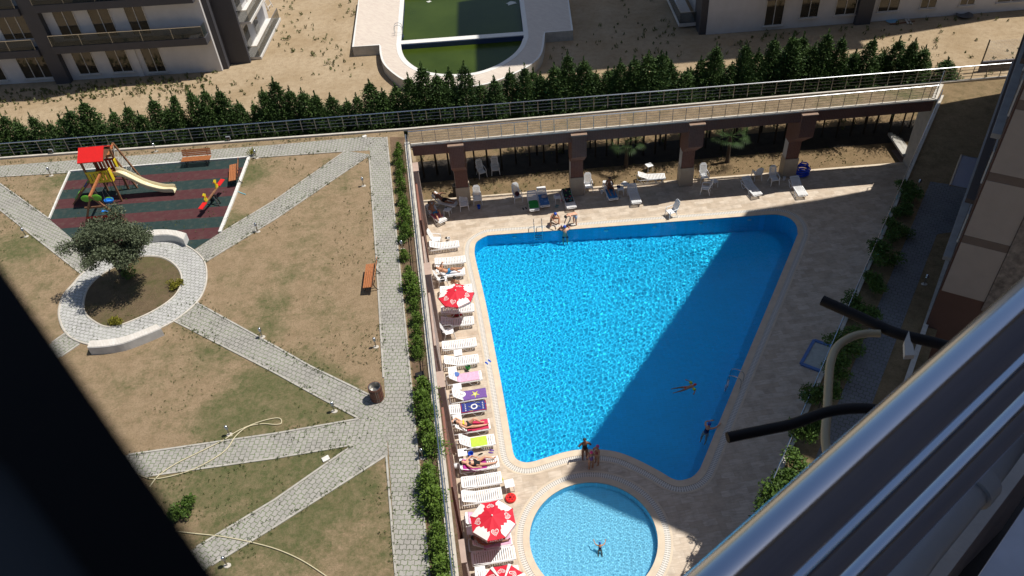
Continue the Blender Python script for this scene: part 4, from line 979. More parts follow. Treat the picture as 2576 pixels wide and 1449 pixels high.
# ---- playground tower with slide, swings, climbing wall and net
PT = thing('playground_tower', 'wooden play tower with red roof, cream slide and swings left of the benches', 'play tower', (0, 0, G))
PT.scale = (Q_, Q_, Q_)
x0, x1, y0, y1, dz = -23.52, -22.29, 39.1, 40.35, 1.45
for x in (x0, x1):
    for y in (y0, y1): MB().beam((x, y, 0), (x, y, 3.0 if y == y0 else 3.05), .1, .1, up=V((0, 1, 0))).build('post', WOODD, PT)
MB().box(((x0 + x1) / 2, (y0 + y1) / 2, dz), (1.36, 1.36, .08)).build('platform', WOOD, PT)
mb = MB(); rf = [(y0 - .18, 2.86), ((y0 + y1) / 2, 3.36), (y1 + .18, 2.86)]
vs = [(x, y, z + o) for x in (x0 - .1, x1 + .1) for o in (0, .05) for y, z in rf]
mb.add(vs, [(0, 1, 7, 6), (1, 2, 8, 7), (4, 3, 9, 10), (5, 4, 10, 11), (0, 3, 4, 1), (1, 4, 5, 2), (6, 7, 10, 9), (7, 8, 11, 10), (0, 6, 9, 3), (2, 5, 11, 8)]); mb.build('roof', RED, PT, fix=True)
for x in (x0, x1): MB().add([(x - .02, y0, 2.8), (x - .02, (y0 + y1) / 2, 3.28), (x - .02, y1, 2.8), (x + .02, y0, 2.8), (x + .02, (y0 + y1) / 2, 3.28), (x + .02, y1, 2.8)], [(0, 1, 2), (5, 4, 3), (0, 3, 4, 1), (1, 4, 5, 2), (2, 5, 3, 0)]).build('gable', WOODD, PT)
def slatwall(name, a, b, z0, z1, n, mat, gap=.3, rails=True):
    a, b = V(a), V(b); mb = MB()
    for k in range(n):
        q = a.lerp(b, (k + .5) / n); w_ = (b - a).length / n * (1 - gap); d = (b - a).normalized(); mb.beam(q - d * w_ / 2 + V((0, 0, (z0 + z1) / 2)), q + d * w_ / 2 + V((0, 0, (z0 + z1) / 2)), .03, z1 - z0)
    if rails:
        for zz in (z0 + .06, z1 - .06): mb.beam(a + V((0, 0, zz)), b + V((0, 0, zz)), .045, .12)
    return mb.build(name, mat, PT)
slatwall('yellow_panel', (x0, y0 - .06, 0), (x1, y0 - .06, 0), dz, dz + .75, 6, YEL); slatwall('red_panel', (x0, y1, 0), (x1, y1, 0), dz, dz + .75, 6, simple('dark_red_panel', (.25, .03, .015), .5))
for y in (y0 + .12, y1 - .12): MB().beam((x1 + .05, y - .14, dz + .35), (x1 + .05, y + .14, dz + .35), .04, .8).build('side_guard', YEL, PT)
slatwall('window_frame', (x0 + .1, y1, 0), (x1 - .1, y1, 0), 2.3, 2.42, 1, WOODD, 0, False)
# slide
pr = [(x1 + .02, dz + .12), (x1 + .35, dz + .10), (x1 + .9, dz - .28), (x1 + 1.5, dz - .78), (x1 + 2.05, .40), (x1 + 2.5, .26), (x1 + 2.95, .24), (x1 + 3.1, .20)]
pr = [V((x, 0, z)) for x, z in pr]; pr = smooth_loop(pr, 4, False); yc = 39.72; cs = [(-.27, .2), (-.25, .24), (-.22, .2), (-.2, .04), (-.1, 0), (.1, 0), (.2, .04), (.22, .2), (.25, .24), (.27, .2), (.23, -.04), (-.23, -.04)]
n = len(cs); vs = [(p.x, yc + cy - (i / len(pr)) * .25, p.z + cz_) for i, p in enumerate(pr) for cy, cz_ in cs]
fs = [(i * n + k, i * n + (k + 1) % n, (i + 1) * n + (k + 1) % n, (i + 1) * n + k) for i in range(len(pr) - 1) for k in range(n)]
MB().add(vs, fs).build('slide', CREAM, PT, smooth=True)
# swing beam with its frame
ax, ay, az = -22.62, 36.95, 1.98
MB().beam((ax - .05, y0, 2.1), (ax, ay - .1, az), .11, .11).build('swing_beam', WOOD, PT)
for lx in (-23.72, -21.5): MB().beam((ax, ay, az), (lx, ay + .12, 0), .1, .1, up=V((0, 1, 0))).build('frame_leg', WOODD, PT)
MB().beam((-23.45, ay + .06, .5), (-21.8, ay + .06, .5), .05, .14).build('cross_bar', RED, PT)
for sx in (-1, 1): MB().ball((0, 0, 0), .3, (1, .16, .75)).build('end_shield', GRN, PT).location = (ax + sx * .28, ay - .1 + .1, az - .16)
MB().beam((-23.3, ay + .1, 1.15), (-22.1, ay + .1, 1.15), .05, .12).build('upper_cross_bar', WOODD, PT)
for i, (sy, zz) in enumerate(((38.35, .52), (37.55, .5))):
    mb = MB()
    for dx in (-.2, .2): mb.tube([(ax, sy, 2.0), (ax + .05 + dx, sy, zz + .1)], .008, 4)
    s_ = mb.build('swing_chain', STEELD, PT)
    if i == 0:
        MB().lathe([(.05, 0), (.2, .02), (.28, .12), (.27, .2), (.25, .2), (.2, .06), (.001, .04)], (0, 0, 0), 14, sx=1.0, sy=.8).build('bucket_seat', BLUL, s_, smooth=True).location = (ax + .05, sy, zz)
        MB().tube([(ax + .05 + .2 * math.cos(a), sy + .05, zz + .18 + .12 * math.sin(a)) for a in (k * math.pi / 8 for k in range(9))], .025, 6).build('safety_bar', GRN, s_)
    else: MB().box((ax + .05, sy, zz), (.42, .18, .04)).build('flat_seat', BLUL, s_)
# climbing wall on the left and rope net behind
for y in (39.25, 40.2): MB().beam((x0, y, dz + .1), (-25.2, y, .02), .08, .1, up=V((0, 1, 0))).build('ramp_rail', WOODD, PT)
for k, mt in enumerate((GRN, simple('violet_paint', (.06, .04, .25), .4), YEL, simple('dark_red_panel', (.25, .03, .015)), GRN)):
    f = .16 + .17 * k; x = x0 + (-25.2 - x0) * f; zz = (dz + .1) * (1 - f)
    MB().beam((x, 39.3, zz + .04), (x, 40.15, zz + .04), .2, .03).build('climbing_board', mt, PT)
MB().beam((-22.75, y1, 2.15), (-22.7, 41.75, 2.35), .1, .1).build('net_beam', WOOD, PT)
MB().beam((-22.7, 41.7, 2.4), (-21.75, 41.3, .0), .09, .09, up=V((0, 1, 0))).build('net_leg', WOODD, PT); MB().beam((-22.7, 41.7, 2.4), (-23.5, 41.9, .0), .09, .09, up=V((0, 1, 0))).build('net_leg', WOODD, PT)
MB().beam((x1 + .05, y1, 2.15), (-21.75, 40.35, .0), .08, .08, up=V((0, 1, 0))).build('net_leg', WOODD, PT)
mb = MB(); a0, a1, b0, b1 = V((-22.7, 41.65, 2.3)), V((-21.8, 41.3, .1)), V((x1 + .05, y1, 2.1)), V((-21.8, 40.38, .1))
for k in range(7): f = k / 6; mb.tube([a0.lerp(b0, f), a1.lerp(b1, f)], .012, 4); mb.tube([a0.lerp(a1, f), b0.lerp(b1, f)], .012, 4)
mb.build('rope_net', simple('rope', (.4, .38, .33), .8), PT)

SW = thing('seesaw', 'wooden seesaw with red seats and yellow animal heads on the playground', 'seesaw', (-16.33, 37.54, G + .014))
ta, tb = V((-.42, -1.05, .48)), V((.38, 1.0, .78)); dd = (tb - ta).normalized()
MB().beam(ta, tb, .12, .06).build('board', WOODD, SW)
for s in (-1, 1):
    e = tb if s > 0 else ta; MB().beam(e - dd * s * .42 + V((0, 0, .05)), e + dd * s * .12 + V((0, 0, .05)), .26, .035).build('seat', RED, SW)
    c = e - dd * s * .55 + V((0, 0, .2)); mb = MB(); u = V((dd.x, dd.y, 0)).normalized()
    mb.prism([(0, 0), (0, 0)], 0, 0) if False else None
    prof = [(-.12, -.18), (.1, -.18), (.13, 0), (.04, .14), (.12, .28), (0, .36), (-.1, .26), (-.05, .1)]; sd = V((-u.y, u.x, 0)) * .03
    vs = [c + u * a * s + V((0, 0, z)) + sd * q for q in (-1, 1) for a, z in prof]; k = len(prof)
    mb.add(vs, [tuple(range(k)), tuple(range(k, 2 * k))[::-1]] + [(i, (i + 1) % k, (i + 1) % k + k, i + k) for i in range(k)]); mb.build('animal_head', YEL, SW, fix=True)
    MB().tube([c + sd * 6 + V((0, 0, .12)), c - sd * 6 + V((0, 0, .12))], .018, 6).build('handle', RED, SW)
mb = MB()
for s in (-1, 1): mb.tube([(-.28 * s, .04, 0), (-.1 * s, 0, .6), (.1 * s, 0, .6), (.28 * s, -.04, 0)], .035, 6) if s > 0 else None
mb.tube([(-.2, 0, .55), (.2, 0, .55)], .04, 8); mb.tube([(-.28, .3, .02), (-.02, 0, .56), (.28, -.3, .02)], .035, 6); mb.build('stand', BLACKM, SW)

# ================================================================== POOLSIDE FURNITURE
def lounger_maker(ang):
    """Slatted plastic lounger: feet towards +y, head raised by ang degrees."""
    def make():
        t = thing('sun_lounger', '', 'sun lounger'); W2 = .31; a = R_(ang); hy = -.22; L = .68
        mb = MB()
        for x in (-W2, W2): mb.tube(smooth_loop([V(p) for p in ((x * .8, -.93, .30), (x, -.84, .30), (x, -.2, .30), (x, .8, .30), (x * .85, .92, .28))], 2, False), .027, 6)
        mb.tube([(-W2 * .8, -.93, .30), (W2 * .8, -.93, .30)], .027, 6); mb.tube([(-W2 * .85, .92, .28), (W2 * .85, .92, .28)], .027, 6); mb.build('frame', WHITE, t, smooth=True)
        mb = MB(); n = 12
        for k in range(n):
            y = hy + .055 + (.93 - hy) * k / n; mb.box((0, y, .345 + .015 * math.cos(k * .6)), (W2 * 1.75, .064, .018))
        for x in (-W2 * .93, W2 * .93): mb.box((x, (hy + .93) / 2 + .01, .34), (.05, .93 - hy, .035))
        mb.build('seat', WHITE, t)
        mb = MB(); Q = Matrix.Rotation(-a, 3, 'X'); o = V((0, hy, .345)); n = 7
        for k in range(n): mb.box(o + Q @ V((0, -.05 - L * k / n, 0)), (W2 * 1.7, .066, .018), M=Q)
        for x in (-W2 * .9, W2 * .9): mb.box(o + Q @ V((x, -L / 2, -.004)), (.05, L, .035), M=Q)
        mb.box(o + Q @ V((0, -L + .0, .0)), (W2 * 1.7, .07, .03), M=Q); mb.build('backrest', WHITE, t)
        for yc_ in (-.48, .5):
            for x in (-W2, W2):
                MB().tube([(x, yc_ - .3, .29), (x, yc_ - .11, .02), (x, yc_ + .11, .02), (x, yc_ + .3, .29)], .026, 6).build('leg', WHITE, t, smooth=True)
        return t
    return make
LG = {a: lounger_maker(a) for a in (6, 22, 42)}
def chair():
    """High-backed plastic armchair facing -y."""
    t = thing('garden_chair', '', 'chair')
    mb = MB(); mb.box((0, -.02, .40), (.46, .46, .03)); mb.box((0, -.25, .385), (.46, .03, .06)); mb.build('seat', WHITE, t, bevel=.012)
    mb = MB(); Q = Matrix.Rotation(R_(-20), 3, 'X'); o = V((0, .2, .4))
    for k in range(6): mb.box(o + Q @ V((-.15 + .06 * k, 0, .36)), (.028, .018, .46), M=Q)
    for k in range(9): mb.box(o + Q @ V((0, 0, .14 + .055 * k)), (.36, .02, .022), M=Q)
    for x in (-.205, .205): mb.box(o + Q @ V((x, 0, .33)), (.07, .03, .66), M=Q)
    mb.box(o + Q @ V((0, 0, .68)), (.38, .03, .13), M=Q); mb.box(o + Q @ V((0, 0, .76)), (.26, .03, .05), M=Q); mb.box(o + Q @ V((0, 0, .06)), (.42, .03, .1), M=Q); mb.build('backrest', WHITE, t)
    for x in (-.27, .27):
        MB().tube(smooth_loop([V(p) for p in ((x * .85, .36, .66), (x, .2, .63), (x, -.1, .62), (x, -.24, .57))], 3, False), .026, 6).build('armrest', WHITE, t, smooth=True)
        MB().tube([(x, -.23, .58), (x * .96, -.25, .35), (x * 1.08, -.3, 0)], [.03, .03, .022], 6).build('leg', WHITE, t, smooth=True)
        MB().tube([(x * .8, .2, .42), (x * .95, .33, 0)], [.03, .022], 6).build('leg', WHITE, t, smooth=True)
    return t
def table():
    t = thing('side_table', '', 'table'); MB().box((0, 0, .44), (.44, .44, .028)).build('table_top', WHITE, t, bevel=.02)
    for x in (-.17, .17):
        for y in (-.17, .17): MB().tube([(x, y, .43), (x * 1.15, y * 1.15, 0)], [.026, .018], 5).build('leg', WHITE, t)
    return t
def lng(u, v, yaw, ang, label, z=.35, grp=None):
    p = P(u, v, z); p.z = 0; o = place('lounger%d' % ang, LG[ang], 'white plastic sun lounger ' + label, 'sun lounger', p, R_(yaw), 'white sun loungers around the pool'); return p, R_(yaw)
ROW = -88
LNG = {}
def L_(k, *a, **kw): LNG[k] = lng(*a, **kw)
L_(1, 1117, 617, ROW + 2, 22, 'topmost in the row along the garden wall, beside a chair')
L_(2, 1132, 655, ROW, 6, 'empty, second from the top of the wall row')
L_(3, 1130, 686, ROW, 42, 'under the man in blue shorts')
L_(4, 1147, 727, ROW, 6, 'mostly hidden under the upper red parasol')
L_(5, 1151, 777, ROW, 6, 'half shaded just below the upper red parasol')
L_(6, 1150, 809, ROW, 22, 'below the dark red bag and above an armchair')
L_(7, 1155, 865, ROW + 2, 6, 'empty, between the armchair and a white table')
L_(8, 1160, 907, ROW + 2, 22, 'empty, directly above the pink towel and green bucket')
L_(9, 1167, 950, ROW + 3, 42, 'covered with the pale pink towel')
L_(10, 1177, 995, ROW + 4, 42, 'carrying the purple towel with a yellow flower')
L_(11, 1176, 1026, ROW + 3, 6, 'carrying the navy towel with stars')
L_(12, 1185, 1073, ROW + 3, 42, 'under the woman in a yellow bikini top')
L_(13, 1196, 1112, ROW + 3, 42, 'with the lime green towel')
L_(14, 1205, 1168, ROW + 3, 22, 'under the woman in a dark bikini')
L_(15, 1211, 1208, ROW + 3, 6, 'empty, just below the woman in a dark bikini')
L_(16, 1211, 1248, ROW + 3, 22, 'empty, touching the top of the middle red parasol')
L_(17, 1222, 1303, ROW + 3, 22, 'half hidden beneath the middle red parasol')
L_(18, 1233, 1362, ROW + 3, 42, 'with the pink towel in the shade of the middle parasol')
L_(19, 1241, 1398, ROW + 3, 6, 'empty, between the two lower red parasols')
L_(20, 1250, 1448, ROW + 3, 22, 'hidden below the lowest red parasol')
L_('A', 1117, 506, -117, 42, 'under the sleeping man in black shorts, in shade')
L_('B', 1096, 539, -148, 42, 'under the man in sky blue shorts by the wall')
L_('C', 1341, 507, -178, 22, 'with the green towel, in the footbridge shade')
L_('D', 1366, 497, -176, 22, 'with the blue towel and a bag, in the footbridge shade')
L_('E', 1431, 501, -174, 22, 'draped with the dark flowered towel, beside a column')
L_('F', 1535, 480, -174, 22, 'under the seated man in orange shorts')
L_('G', 1595, 489, -178, 22, 'empty, in the footbridge shade next to a white stool')
L_('H', 1638, 444, -268 + 174 + 360 * 0, 22, 'standing alone on the dry grass under the footbridge')
L_('I', 1890, 470, -168, 22, 'turned slightly, between the two right columns')
L_('J', 2008, 470, -178, 22, 'rightmost of all, beside the coiled blue pipe')
def at(u, v, z=0, lift=0): p = P(u, v, z + lift); p.z = z; return p
def ch(u, v, yaw, lb, z=0): return place('chair', chair, 'white plastic high-backed armchair ' + lb, 'chair', at(u, v, z, .35), R_(yaw), 'white plastic armchairs')
ch(1097, 603, 95 - 15, 'behind the topmost lounger of the wall row')
ch(1113, 704, 100, 'with a black bag on it, above the upper parasol')
ch(1129, 835, 100, 'between two loungers below the upper parasol')
ch(1167, 514, 5, 'with an empty seat at the foot of the first column'); ch(1201, 500, 3, 'with a blue bucket in front of it'); ch(1301, 493, 14, 'with a dark backpack on its seat')
ch(1211, 432, 20, 'the left one of the pair on the dry grass'); ch(1246, 425, 2, 'the right one of the pair on the dry grass')
ch(1480, 468, 0, 'right of the second column, half in the sun'); ch(1771, 444, 2, 'right of the third column'); ch(1947, 450, 6, 'left of the fourth column')
ch(1689, 533, -60 - 12, 'standing alone on the sunlit pool edge, turned left'); ch(1905, 438, 180, 'turned away, behind the angled lounger'); ch(1775, 474, -110, 'with a low back, in front of another by the third column')
def tb(u, v, lb, yaw=0, z=0): return place('table', table, 'white square plastic side table ' + lb, 'table', at(u, v, z, .44), R_(yaw), 'white plastic side tables')
tb(1152, 887, 'between two empty loungers of the wall row', 5); tb(1138, 931, 'above the pink towel lounger', 5); tb(1150, 973, 'at the head of the purple towel lounger', 5); tb(1150, 1051, 'at the head of the woman in yellow', 5)
tb(1163, 1138, 'at the head of the woman in a dark bikini', 5); tb(1186, 1333, 'half in shade left of the middle red parasol', 5); tb(1208, 1437, 'left of the lowest red parasol', 5); tb(1281, 1216, 'beside the round red float tray', 8)
tb(1125, 527, 'with a dark phone, between the two sleeping men', -20); tb(1402, 495, 'with a towel on it, left of the flowered towel', 10); tb(1561, 474, 'holding a navy bag beside the seated man', 0); tb(1572, 462, 'turned diagonally beside the empty lounger in shade', 40)
tb(1633, 415, 'on the dry grass by the lone lounger', 20); tb(1797, 455, 'in shade right of the third column armchair', 10)

# towels
def towel(key, label, mat, y0, y1, x=.30, z=.372, extra=None, ang=0, hang=.0, sub=None):
    """Cloth on a lounger, in the lounger's frame; folds by noise."""
    loc, yaw = LNG[key]; nx, ny = 8, 20; vs = []; sd = sum(map(ord, label)) % 50
    def zf(xx, y):
        b = z
        if y < -.22: b = z + (-.22 - y) * math.tan(R_(ang))
        if abs(xx) > .31: b -= (abs(xx) - .31) * 2.5
        return b + .012 * noise.noise(V((xx * 7, y * 7, sd)))+ .006
    for j in range(ny + 1):
        for i in range(nx + 1):
            xx = -x + 2 * x * i / nx; y = y0 + (y1 - y0) * j / ny
            xx += .018 * noise.noise(V((y * 4, sd, i * .1))); yy_ = y + .02 * noise.noise(V((xx * 5, sd, 9.)))
            vs.append((xx, yy_, zf(xx, y)))
    fs = [(j * (nx + 1) + i, j * (nx + 1) + i + 1, (j + 1) * (nx + 1) + i + 1, (j + 1) * (nx + 1) + i) for j in range(ny) for i in range(nx)]
    o = MB().add(vs, fs).build('towel', mat, smooth=True); o.location = loc; o.rotation_euler = (0, 0, yaw)
    md = o.modifiers.new('thickness', 'SOLIDIFY'); md.thickness = .008
    tag(o, label, 'towel')
    for poly, m2, zz in (extra or []):
        mb = MB(); k = len(poly)
        vv = [V((a, b, zf(a, b) + zz)) for a, b in poly]; tri = tessellate_polygon([[V((a, b, 0)) for a, b in poly]]); mb.add(vv, [tuple(t) for t in tri]); mb.build('print', m2, o)
    return o
def cloth(n, c): return simple(n, c, .9, var=.12, scale=12, bump=.4)
PINKC = cloth('pink_cloth', (.66, .38, .52)); LIME = cloth('lime_cloth', (.45, .62, .06)); PURP = cloth('purple_cloth', (.16, .08, .30)); NAVY = cloth('navy_cloth', (.02, .035, .20)); CRIM = cloth('crimson_cloth', (.50, .03, .09)); MAG = cloth('magenta_cloth', (.36, .02, .22))
WHC = cloth('white_cloth', (.72, .72, .74)); GRC = cloth('green_cloth', (.03, .30, .05)); BLC = cloth('blue_cloth', (.07, .20, .45)); DRC = cloth('dark_red_cloth', (.30, .01, .02))
def star(cx, cy, r, n=5, q=.42, ph=0): return [(cx + math.cos(ph + k * math.pi / n) * r * (1 if k % 2 == 0 else q), cy + math.sin(ph + k * math.pi / n) * r * (1 if k % 2 == 0 else q)) for k in range(2 * n)]
def annul(cx, cy, r, w_, n=18):
    return [[(cx + math.cos(a) * r, cy + math.sin(a) * r), (cx + math.cos(b) * r, cy + math.sin(b) * r), (cx + math.cos(b) * (r - w_), cy + math.sin(b) * (r - w_)), (cx + math.cos(a) * (r - w_), cy + math.sin(a) * (r - w_))] for a, b in ((k * 6.2832 / n, (k + 1) * 6.2832 / n) for k in range(n))]
YELC = cloth('yellow_cloth', (.55, .55, .03))
towel(9, 'pale pink towel spread on a lounger below the green bucket', PINKC, -.35, .80, ang=42)
fl = [(star(0, .38, .25, 5, .3, 1.2), YELC, .004), (star(0, .36, .10, 5, .5, .3), cloth('pale_yellow', (.6, .6, .3)), .008)]
towel(10, 'purple towel with a yellow lotus flower print', PURP, -.25, .95, extra=fl, x=.31, ang=42)
tn = [(star(x, y, .045), WHC, .004) for y in (-.1, .78) for x in (-.18, -.06, .06, .18)] + [(q, WHC, .005) for q in annul(0, .34, .17, .06)]
tn += [([(-.30, -.33), (.30, -.33), (.30, -.29), (-.30, -.29)], DRC, .004), ([(-.30, .90), (.30, .90), (.30, .95), (-.30, .95)], DRC, .004), ([(.27, -.29), (.305, -.29), (.305, .9), (.27, .9)], DRC, .0045)]
tn += [([(.12 * math.sin(y * 9) - .13 + d, y), (.12 * math.sin(y * 9) - .115 + d, y), (.12 * math.sin((y + .05) * 9) - .115 + d, y + .05), (.12 * math.sin((y + .05) * 9) - .13 + d, y + .05)], YELC, .004) for y in (.05 + k * .05 for k in range(12)) for d in (0, .24)]
towel(11, 'navy towel with white stars, a white ring and a red border', NAVY, -.34, .96, extra=tn, x=.31, ang=6)
towel(12, 'crimson towel under the woman in a yellow bikini top', CRIM, -.2, .85, ang=42); towel(13, 'lime green towel folded over the middle of a lounger', LIME, -.22, .55, x=.34, ang=42)
towel(14, 'magenta towel under the woman in a dark bikini', MAG, -.75, .35, x=.34, ang=22); towel(3, 'white towel under the man in blue shorts', WHC, -.3, .8, ang=42)
towel(18, 'pink towel on the lounger shaded by the middle parasol', PINKC, -.3, .9, x=.36, ang=42); towel(17, 'light pink towel on the lounger beneath the middle parasol', PINKC, -.75, .6, ang=22)
towel('C', 'bright green towel on the leftmost upright lounger in shade', GRC, -.1, .75, x=.32, ang=22, extra=[([(-.32, .5), (.32, .5), (.32, .75), (-.32, .75)], cloth('light_green_cloth', (.25, .55, .18)), .004)])
towel('D', 'blue patterned towel under a striped bag in the shade', BLC, -.3, .85, x=.32, ang=22, extra=[(star(-.1, .5, .12, 6, .6), cloth('pale_blue_cloth', (.2, .35, .6)), .004), (star(.1, .2, .1, 6, .6), MATS['pale_blue_cloth'], .004)])
rr = random.Random(6); flw = [(star(rr.uniform(-.22, .22), rr.uniform(-.8, .25), rr.uniform(.04, .09), 6, .6, rr.random()), cloth('print_%d' % (k % 4), [(.5, .05, .1), (.03, .3, .35), (.35, .3, .2), (.1, .3, .08)][k % 4]), .005) for k in range(16)]
towel('E', 'dark flowered towel hanging over the lounger beside the column', cloth('dark_cloth', (.02, .03, .03)), -.86, .35, x=.33, ang=22, extra=flw)
towel('F', 'blue patterned towel under the seated man in orange shorts', cloth('sea_cloth', (.04, .22, .50)), -.2, .85, ang=22, extra=[(star(.1, .5, .1, 6, .6), MATS['pale_blue_cloth'], .004), (star(-.1, .2, .1, 6, .6), MATS['pale_blue_cloth'], .004)])
towel('B', 'pink and white towel under the man in sky blue shorts', cloth('rose_cloth', (.6, .15, .25)), -.2, .5, ang=42)

# parasols
def parasol(label, u, v, r, z=2.35, ph=0, stripes=False, texts=(), lean=0):
    p = P(u, v, z); t = thing('parasol', label, 'parasol', (p.x, p.y, 0)); n = 8; hz = z; rz = z - .32 * r / .9; vz = rz - .13
    pt = lambda k, rr, zz: V((math.cos(ph + k * math.pi / 4) * rr, math.sin(ph + k * math.pi / 4) * rr, zz))
    mb = MB()
    for k in range(n):
        mid = .035
        rows = []
        for s in range(5):
            f = s / 4; a, b = pt(k, r * f, hz + (rz - hz) * f), pt(k + 1, r * f, hz + (rz - hz) * f); c = (a + b) / 2; c.z -= mid * f; rows.append((a, c, b))
        for s in range(4):
            (a, c, b), (d, e, g_) = rows[s], rows[s + 1]; mb.add([a, c, b, d, e, g_], [(0, 3, 4, 1), (1, 4, 5, 2)] if s else [(0, 3, 4), (0, 4, 5)])
        a, b = pt(k, r, rz), pt(k + 1, r, rz); c = (a + b) / 2; c.z -= mid; lo = V((0, 0, -.13)); mb.add([a, c, b, a + lo, c + lo, b + lo], [(0, 3, 4, 1), (1, 4, 5, 2)])
    REDC = simple('red_canvas', (.60, .012, .035), .75, var=.10, scale=2, bump=.1)
    can = mb.build('canopy', REDC, t, smooth=False)
    md = can.modifiers.new('thickness', 'SOLIDIFY'); md.thickness = .006; md.offset = -1
    WC = simple('white_print', (.75, .74, .72), .7, var=.03); BRP = simple('brown_print', (.12, .04, .04), .7)
    def onp(k, a, f):                                # panel k, a in -1..1 across, f 0..1 down
        A, B = pt(k, r * f, 0), pt(k + 1, r * f, 0); q = A.lerp(B, .5 + a / 2); q.z = hz + (rz - hz) * f - .035 * f * (1 - abs(a)) + .008; return q
    def shape(pts, k, mat, name='print', zz=0, frame=None):
        """2-D shape (x across, y downwards, metres) centred at f on panel k."""
        cx, cf = frame; A = pt(k, 1, 0); B = pt(k + 1, 1, 0); ax_ = (B - A).normalized(); out = ((A + B) / 2).normalized(); ap = r * math.cos(math.pi / 8)
        vs = []
        for x, y in pts:
            rho = cf * ap + y; w_ = rho * math.tan(math.pi / 8); q = out * rho + ax_ * (cx + x); f = rho / ap
            q.z = (hz + (rz - hz) * min(f, 1) - .035 * min(f, 1) * (1 - min(1, abs(cx + x) / max(w_, .01))) + .009 + zz) if f <= 1 else rz - .035 * (1 - min(1, abs(cx + x) / w_)) - (rho - ap)
            if f > 1: q = out * (ap + .012) + ax_ * (cx + x) + V((0, 0, q.z))
            vs.append(q)
        tri = tessellate_polygon([[V((x, y, 0)) for x, y in pts]]); return MB().add(vs, [tuple(t_) for t_ in tri]).build(name, mat, can)
    def heart(s_, n_=22):
        o = []
        for i in range(n_):
            a = i * 2 * math.pi / n_; o.append((s_ * math.sin(a) ** 3, -s_ * (.81 * math.cos(a) - .31 * math.cos(2 * a) - .12 * math.cos(3 * a) - .06 * math.cos(4 * a))))
        return o
    def band(o1, o2, k, mat, fr, zz=0, skip=()):
        n_ = len(o1)
        for i in range(n_):
            if i in skip: continue
            j = (i + 1) % n_; shape([o1[i], o1[j], o2[j], o2[i]], k, mat, 'heart_band', zz, fr)
    return t, can, shape, heart, band, WC, BRP, n, pt, r, (hz, rz)
REDP = lambda: MATS['red_canvas']
def text_on(can, s, k, pt, r, rz, ph, size, mat, up=.0, flat=None):
    """Lettering on the valance of panel k, as mesh text."""
    cu = bpy.data.curves.new('lettering', 'FONT'); cu.body = s; cu.size = size; cu.align_x = 'CENTER'; cu.extrude = .002
    o = bpy.data.objects.new('lettering', cu); COL.objects.link(o); dg = bpy.context.evaluated_depsgraph_get(); me = bpy.data.meshes.new_from_object(o.evaluated_get(dg)); COL.objects.unlink(o); bpy.data.objects.remove(o)
    ob = bpy.data.objects.new('lettering', me); COL.objects.link(ob); ob.parent = can; me.materials.clear(); me.materials.append(mat)
    A, B = pt(k, r, 0), pt(k + 1, r, 0); out = ((A + B) / 2).normalized(); ax_ = V((-out.y, out.x, 0)); c = out * (r * math.cos(math.pi / 8) + .012)
    if flat is None: M = Matrix((ax_, V((0, 0, 1)), out)).transposed().to_4x4(); M.translation = V((c.x, c.y, rz - .035 - .105 + up))
    else:
        hz_ = flat; sl_ = V((out.x * r, out.y * r, rz - hz_)).normalized(); M = Matrix((ax_, -sl_, ax_.cross(-sl_))).transposed().to_4x4(); q = out * (r * math.cos(math.pi / 8) * .93); M.translation = V((q.x, q.y, hz_ + (rz - hz_) * .93 + .012 - .03))
    ob.matrix_local = M
def deco(P_, white_panels, words):
    t, can, shape, heart, band, WC, BRP, n, pt, r, (hz, rz) = P_
    s = r / .95
    for k in range(n):
        if k in white_panels:
            rs = random.Random(k); pts = []
            for i in range(9):
                x = -.33 + .66 * i / 8; pts.append((x * s, (-.16 + .1 * abs(i - 4) / 4 * 1.0 + rs.uniform(-.03, .03)) * s - (.07 * s if i % 2 else 0)))
            pts += [(.345 * s, .17 * s), (-.345 * s, .17 * s)]
            shape([(x, y) for x, y in pts], k, WC, 'white_patch', 0, (0, .80))
            wv = .385 * s; A = rz
            shape([(-wv, .01), (wv, .01), (wv, .125), (-wv, .125)], k, WC, 'white_valance', 0, (0, 1.0))
            for (x, y, m_, q) in ((-.1, -.04, BRP, .05), (.06, -.06, REDP(), .055), (.12, .06, REDP(), .045), (-.02, .07, BRP, .035)): shape([(x * s + a, y * s + b) for a, b in star(0, 0, q * s, 6, .75, k)], k, m_, 'fruit_print', .003, (0, .80))
        else:
            fr = (0, .70); o1, o2, o3, o4 = heart(.155 * s), heart(.125 * s), heart(.095 * s), heart(.07 * s); 
            band(o1, o2, k, WC, fr, .002, (10, 11, 12)); band(o3, o4, k, WC, fr, .002, (4, 5)); shape(heart(.03 * s, 12), k, WC, 'heart_core', .002, fr)
    for k, wd, sz in words: text_on(can, wd, k, pt, r, rz, 0, sz, BRP if k in white_panels else WC)
    MB().tube([(0, 0, .0), (0, 0, hz - .02)], .02, 8).build('pole', STEEL, t, smooth=True)
    MB().lathe([(.24, .02), (.26, .1), (.1, .14), (.03, .16)], n=14).build('base', CONC, t, smooth=True)
    MB().lathe([(.035, hz), (.03, hz + .05), (.001, hz + .07)], n=10).build('finial', WC, t, smooth=True)
    for k in range(8): a, b = pt(k, .03, hz - .1), pt(k, r * .97, rz - .02); MB().tube([a, b], .007, 4).build('rib', STEELD, t)
O8 = math.pi / 8
deco(parasol('red and white ice cream parasol beside the upper loungers, text ALGIDA on its rim', 1146, 731, .98, ph=-math.pi / 2 - O8 - .28 - math.pi / 4), (2, 6, 4, 7), ((1, 'ALGIDA', .15), (2, 'MUTLULUĞU', .12), (3, 'ALGIDA', .14)))
